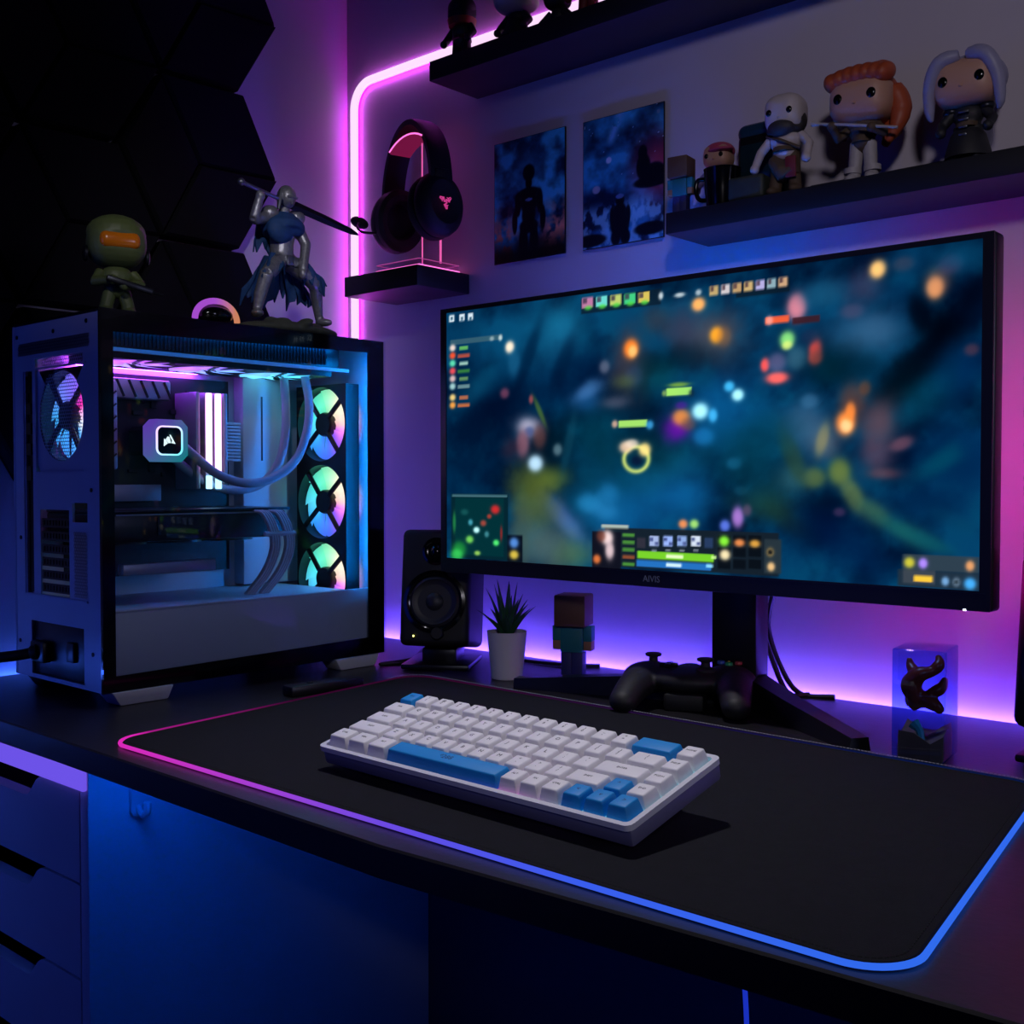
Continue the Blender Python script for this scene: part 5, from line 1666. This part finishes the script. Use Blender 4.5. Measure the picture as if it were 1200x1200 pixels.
part('case_window', MB().box(-.004, -.0205, .052, .046, .002, .050, .0009), mat('case_window', (20, 44, 56), .15, noise=.4, nscale=60), t)
solo('camouflage_box', MB().box(0, 0, .014, .046, .026, .028, .004, 3), mat('camouflage', (44, 50, 44), .6, noise=.6, nscale=90), 'small dark mottled box in front of the bald figurine', 'box', (-.687, 1.201, T3), rz=4)

# figurines on the top shelf (cut by the picture's top edge)
def shaggy(t, hw, hd, hh, hz, nz):
    mb = MB()
    mb.ball((0, 0, hz + hh * .2), (hw * .56, hd * .56, hh * .46), n=20)
    fused('hood', mb, DARKC, t, .0018, 2)
    mb = MB()
    mb.tube([(0, 0, nz - .004), (0, 0, nz + .006)], [.020, .022], 16)
    part('scarf', mb, COPPER, t)


def dress(t, hw, hd, hh, hz, nz):
    mb = MB()
    mb.ball((0, hd * .1, hz + hh * .2), (hw * .56, hd * .54, hh * .48), n=20)
    fused('hair', mb, BEARD, t, .0018, 2)
    mb = MB()
    mb.lathe([(.013, nz - .012), (.018, nz - .026), (.028, .004), (.0005, .004)], n=28)
    part('skirt', mb, DARKC, t)


def helmet(t, hw, hd, hh, hz, nz):
    mb = MB()
    mb.ball((0, 0, hz + hh * .05), (hw * .56, hd * .56, hh * .58), n=20)
    fused('helmet', mb, DARKC, t, .0018, 2)


GT = 'figurines on the top shelf'
figurine((-1.178, 1.215, T1), 2, 'dark hooded figurine with copper scarf, leftmost on the top shelf', dict(head=(.040, .036, .036, .072), skin=DARKC, top=OLIVE, legs=DARKC, armm=DARKC, bw=.017, extra=shaggy, eyes=False), GT)
figurine((-1.068, 1.213, T1), 2, 'wide headed figurine with dark flared skirt on the top shelf', dict(head=(.062, .050, .046, .064), skin=SKINP, top=DARKC, legs=SKINP, armm=DARKC, bw=.0145, extra=dress), GT)
figurine((-.992, 1.212, T1), 2, 'black helmeted figurine on the top shelf, right of the flared skirt', dict(head=(.036, .034, .034, .042), skin=DARKC, top=DARKC, legs=DARKC, armm=DARKC, bw=.011, extra=helmet, eyes=False), GT)
figurine((-.940, 1.214, T1), 2, 'small figurine with red clothes on the top shelf', dict(head=(.034, .030, .030, .070), skin=SKIN, top=REDC, legs=REDC, armm=REDC, bw=.014, extra=pinkcap), GT)

# olive figurine on the computer case
t = olive = thing('vinyl_figurine', 'olive toy figurine with round helmet and amber visor on the computer case', 'figurine', (-1.262, .704, 1.1975), 70)
mb = MB()
mb.box(0, 0, .083, .064, .058, .052, .022, 5)
mb.ball((0, 0, .094), (.033, .030, .022), n=20)
hm = fused('helmet', mb, OLIVE, t, .0016, 3)
mb = MB()
mb.box(0, -.0235, .083, .044, .016, .019, .0075, 4)
part('visor', mb, AMBER, hm, 'glossy amber visor')
for s in (-1, 1):
    mb = MB()
    mb.lathe([(.009, 0), (.009, .003), (.007, .0045), (.0005, .0045)], at(s * .0315, 0, .070, 0, s * 90), 18)
    part('ear_disc', mb, DARKM, hm)
mb = MB()
mb.ball((0, 0, .046), (.018, .013, .014), n=16)
mb.ball((0, 0, .033), (.014, .012, .012), n=16)
fused('torso', mb, OLIVE, t, .0016, 3)
for s in (-1, 1):
    mb = MB()
    mb.tube([(s * .007, 0, .030), (s * .011, -.002, .016), (s * .013, -.001, .005)], [.008, .0075, .008], 10)
    mb.ball((s * .0135, -.004, .0055), (.0075, .0115, .0056), n=12)
    fused('leg', mb, OLIVE, t, .0014, 2)
    mb = MB()
    mb.tube([(s * .017, 0, .050), (s * .025, -.008, .038), (s * .006 - .002, -.023, .036 - .003 * s)], [.0068, .006, .005], 10)
    mb.ball((s * .006 - .002, -.024, .036 - .003 * s), .0058, n=12)
    fused('arm', mb, OLIVE, t, .0014, 2)
mb = MB()
mb.box(.010, -.027, .034, .052, .005, .007, .0015, rot=(0, 14, 0))
mb.tube([(.034, -.027, .028), (.046, -.027, .025)], .0016, 8)
part('toy_tube', mb, DARKM, t, 'grey toy tube held across the body')
part('belt', MB().tube([(0, 0, .033), (0, 0, .037)], [.0150, .0155], 16, sq=.85), DARKC, t)

olive.scale = (1.06, 1.06, 1.06)

# domed gadget with a lit rim on the case
t = thing('domed_gadget', 'small dark domed gadget with violet lit rim on top of the computer case', 'gadget', (-1.236, .822, 1.1975), 0)
mb = MB()
mb.ball((0, 0, .0130), (.019, .026, .0130), n=24)
mb.ball((-.002, .004, .0170), (.015, .021, .0125), n=24)
part('shell', mb, BLACKG, t)
mb = MB()
mb.tube([(.006, .031 * math.cos(a), .006 + .0245 * math.sin(a)) for a in [PI * (k / 20) for k in range(21)]], .0040, 10)


def gadcol(co):
    u = (co.y + .03) / .06
    a, b = np.array(lin((190, 90, 235))), np.array(lin((235, 150, 110)))
    k = max(0, min(1, (u - .45) * 2))
    return tuple(a * (1 - k) + b * k)


part('lit_rim', mb, emit_attr('gadget_rim', .7), t, 'violet to orange glowing rim', colfn=gadcol)

# ================================================================== knight statue
t = thing('knight_statue', 'pewter knight statuette with blue cape and sword on the computer case', 'statuette', (-1.30, .985, 1.1975))
mb = MB()
rng = random.Random(11)
mb.ball((-1.300, .985, 1.205), (.050, .084, .012), n=20)
for k in range(26):
    a = rng.uniform(0, 2 * PI)
    r = rng.uniform(.2, .92)
    mb.ball((-1.300 + .048 * r * math.cos(a), .985 + .080 * r * math.sin(a), 1.208 + rng.uniform(0, .007)), (rng.uniform(.006, .014), rng.uniform(.008, .020), rng.uniform(.004, .009)), (rng.uniform(-20, 20), rng.uniform(-20, 20), rng.uniform(0, 180)), 10)
base = fused('rock_base', mb, ROCKM, t, .0028, 1, world=True)
for v in base.data.vertices:
    v.co.z = max(v.co.z, 0)
X = -1.295


def k3(y, z, x=0):
    return (X + x, y, z)


mb = MB()
mb.tube([k3(.972, 1.300), k3(.973, 1.325), k3(.974, 1.350), k3(.973, 1.366)], [.017, .0165, .021, .010], 14)            # torso
mb.tube([k3(.973, 1.36, .004), k3(.974, 1.385, .008)], [.0075, .008], 10)                                                  # neck
mb.tube([k3(.966, 1.303, .002), k3(.938, 1.278, .016), k3(.932, 1.276, .018)], [.0135, .0105, .010], 12)                    # left thigh
mb.tube([k3(.934, 1.277, .018), k3(.929, 1.250, .010), k3(.926, 1.226, .006)], [.0098, .0088, .006], 12)
mb.ball(k3(.921, 1.2225, .014), (.015, .009, .006), (0, 0, -30), 12)
mb.tube([k3(.984, 1.302), k3(1.012, 1.284, .006), k3(1.026, 1.274, .006)], [.0135, .0108, .0098], 12)                       # right thigh
mb.tube([k3(1.026, 1.276, .006), k3(1.036, 1.254, -.002), k3(1.043, 1.228, -.006)], [.0096, .0086, .006], 12)
mb.ball(k3(1.047, 1.2235, .0), (.014, .0095, .006), (0, 0, 25), 12)
mb.tube([k3(.953, 1.360), k3(.922, 1.350, .008), k3(.919, 1.352, .010)], [.0095, .0078, .0072], 12)                         # arm up
mb.tube([k3(.920, 1.351, .010), k3(.924, 1.377, .016)], [.0072, .0058], 12)
mb.tube([k3(.994, 1.361), k3(1.004, 1.327, .014), k3(.993, 1.290, .022)], [.0098, .0078, .006], 12)                         # arm down
mb.ball(k3(.992, 1.284, .022), (.007, .0065, .009), n=12)
mb.ball(k3(.925, 1.381, .017), (.007, .007, .0075), n=12)
for y, z in ((.952, 1.364), (.996, 1.365)):
    mb.ball(k3(y, z, .002), (.013, .0135, .0115), n=14)
body = fused('body', mb, KNIGHTM, t, .0019, 2, world=True)
mb = MB()
mb.ball(k3(.974, 1.389, .010), (.0145, .013, .0165), n=20)
mb.box(X + .0235, .974, 1.387, .003, .018, .003, .001)
mb.box(X + .0225, .974, 1.383, .003, .0022, .014, .0008)
part('helmet', mb, KNIGHTM, t, 'plain round helmet', world=True)
mb = MB()
mb.tube([k3(.974, 1.340, .003), k3(.974, 1.352), k3(.974, 1.368)], [.031, .0325, .0165], 18, sq=.86)
mb.ball(k3(.962, 1.342, .012), (.013, .022, .020), n=14)
mb.ball(k3(.984, 1.348, .014), (.010, .018, .013), n=14)
fused('hood', mb, CAPEM, t, .0020, 2, world=True)


def cloth(top, bot, thick=.003):
    mb = MB()
    n = len(top)
    v, f = [], []
    for side in (-1, 1):
        for j in range(7):
            u = j / 6
            for a, b in zip(top, bot):
                p = Vector(a).lerp(Vector(b), u)
                p.x += side * thick / 2 + .004 * math.sin(p.y * 330) * u
                v.append(p)
    for s in range(2):
        for j in range(6):
            for i in range(n - 1):
                o = s * 7 * n + j * n + i
                q = [o, o + 1, o + n + 1, o + n]
                f.append(q if s else q[::-1])
    h = 7 * n
    for j in range(6):
        f += [[j * n, (j + 1) * n, h + (j + 1) * n, h + j * n], [j * n + n - 1, h + j * n + n - 1, h + (j + 1) * n + n - 1, (j + 1) * n + n - 1]]
    for i in range(n - 1):
        f += [[i, h + i, h + i + 1, i + 1], [6 * n + i, 6 * n + i + 1, h + 6 * n + i + 1, h + 6 * n + i]]
    return mb.add(v, f)


def rag(y0, y1, z, n, seed, x):
    r = random.Random(seed)
    return [k3(y0 + (y1 - y0) * i / (n - 1), z + r.uniform(-.009, .009) + (.006 if i % 2 else -.006), x) for i in range(n)]


part('skirt', cloth([k3(.952 + .042 * i / 12, 1.308, -.012) for i in range(13)], rag(.925, .985, 1.250, 13, 1, -.030)), CAPEM, t, 'ragged blue skirt cloth', world=True, smooth=60)
part('skirt', cloth([k3(.975 + .026 * i / 12, 1.306, -.010) for i in range(13)], rag(.992, 1.052, 1.252, 13, 2, -.026)), CAPEM, t, 'ragged blue skirt cloth', world=True, smooth=60)
part('skirt', cloth([k3(.948 + .024 * i / 8, 1.309, .008) for i in range(9)], rag(.922, .962, 1.280, 9, 4, .022)), CAPEM, t, 'ragged blue skirt cloth', world=True, smooth=60)
part('skirt', cloth([k3(.986 + .020 * i / 8, 1.308, .008) for i in range(9)], rag(1.002, 1.044, 1.272, 9, 5, .014)), CAPEM, t, 'ragged blue skirt cloth', world=True, smooth=60)
part('cape', cloth([k3(.945 + .058 * i / 12, 1.366, -.014) for i in range(13)], rag(.938, 1.004, 1.322, 13, 3, -.022)), CAPEM, t, 'blue cape', world=True, smooth=60)
mb = MB()
mb.tube([k3(.973, 1.303), k3(.973, 1.310)], [.0205, .0195], 16, sq=.8)
for y, x in ((.958, .012), (.973, .018), (.988, .013)):
    mb.box(X + x, y, 1.300, .005, .011, .014, .001)
part('belt', mb, STEELM, t, world=True)
h0, h1 = Vector(k3(.892, 1.3925, .020)), Vector(k3(1.117, 1.3605, .000))
d = (h1 - h0).normalized()
mb = MB()
mb.tube([h0, h0 + d * .068], .0028, 10)
mb.ball(h0, .0052, n=12)
g = h0 + d * .068
up = Vector((0, -d.z, d.y)).normalized()
mb.tube([g - up * .014, g, g + up * .014], [.0022, .0036, .0022], 8)
part('sword_hilt', mb, STEELM, t, world=True)
mb = MB()
sd = d.cross(up)
v = []
L = (h1 - g).length
for u, w in ((0, .0072), (.55, .0066), (.88, .0046), (1., .0004)):
    p = g + d * L * u
    v += [p + up * w, p + sd * w * .3, p - up * w, p - sd * w * .3]
f = [[0, 1, 2, 3][::-1], [12, 13, 14, 15]]
for i in (0, 4, 8):
    f += [[i + j, i + (j + 1) % 4, i + 4 + (j + 1) % 4, i + 4 + j] for j in range(4)]
part('sword_blade', MB().add(v, f), DARKM, t, world=True, smooth=15)

t.scale = (.965, .965, .965)
t.location = (-1.2545, .9505, 1.1975)

# ================================================================== lamps, world, camera
def area(name, loc, target, size, energy, col, size_y=None):
    l = bpy.data.lights.new(name, 'AREA')
    l.energy = energy
    l.color = col
    l.size = size
    if size_y:
        l.shape = 'RECTANGLE'
        l.size_y = size_y
    o = bpy.data.objects.new(name, l)
    COL.objects.link(o)
    o.location = loc
    d = Vector(target) - Vector(loc)
    o.rotation_euler = d.to_track_quat('-Z', 'Y').to_euler()
    return o


def spot(name, loc, target, angle, blend, energy, col, radius=.05):
    l = bpy.data.lights.new(name, 'SPOT')
    l.energy = energy
    l.color = col
    l.spot_size = R(angle)
    l.spot_blend = blend
    l.shadow_soft_size = radius
    o = bpy.data.objects.new(name, l)
    COL.objects.link(o)
    o.location = loc
    d = Vector(target) - Vector(loc)
    o.rotation_euler = d.to_track_quat('-Z', 'Y').to_euler()
    return o


spot('shelf_fill', (.55, -.75, 1.85), (-.40, 1.25, 1.42), 34, 1., 28., (.96, .88, 1.), .10)  # unseen fill added for the shelf figurines
spot('room_side_fill', (1.5, .80, 1.40), (-1.1, .90, .86), 32, .9, 20., (.62, .62, 1.), .2)  # unseen fill added from the right for the case side and key sides
spot('desk_downlight', (-.86, .90, 2.25), (-.62, .68, .75), 52, 1., 48., (.92, .88, 1.), .045)
spot('desk_front_fill', (.55, -.60, 1.55), (-.84, 1.12, .80), 24, 1., 16., (.90, .86, 1.), .08)  # unseen frontal fill added for the small things on the desk
spot('figure_fill', (.35, -.35, 2.0), (-1.26, .86, 1.34), 15, 1., 38., (.95, .92, 1.), .05)  # unseen fill added to brighten the figurines on the case
area('room_blue_light', (-1.35, -.7, 1.0), (-1.3, .65, .9), .5, 1.3, (.012, .06, 1.), 1.0)

w = bpy.data.worlds.new('night')
SC.world = w
w.use_nodes = True
w.node_tree.nodes['Background'].inputs[0].default_value = (.25, .22, .6, 1)
w.node_tree.nodes['Background'].inputs[1].default_value = .003

cam = bpy.data.cameras.new('camera')
cam.sensor_width = 36
cam.lens = 36 * 1320 / 1200
cam.clip_start = .01
co = bpy.data.objects.new('camera', cam)
COL.objects.link(co)
co.location = (0, 0, 1.0)
co.rotation_euler = (R(90 - 1.55), 0, R(41.6))
SC.camera = co

vs = SC.view_settings
SC.display_settings.display_device = 'sRGB'
vs.view_transform = 'Standard'
vs.look = 'None'
vs.exposure = 0.
vs.gamma = 1.
vs.use_curve_mapping = False
SC.cycles.use_denoising = True
SC.cycles.max_bounces = 8
SC.cycles.transparent_max_bounces = 12
SC.cycles.sample_clamp_indirect = 4.
SC.cycles.caustics_reflective = False
SC.cycles.caustics_refractive = False
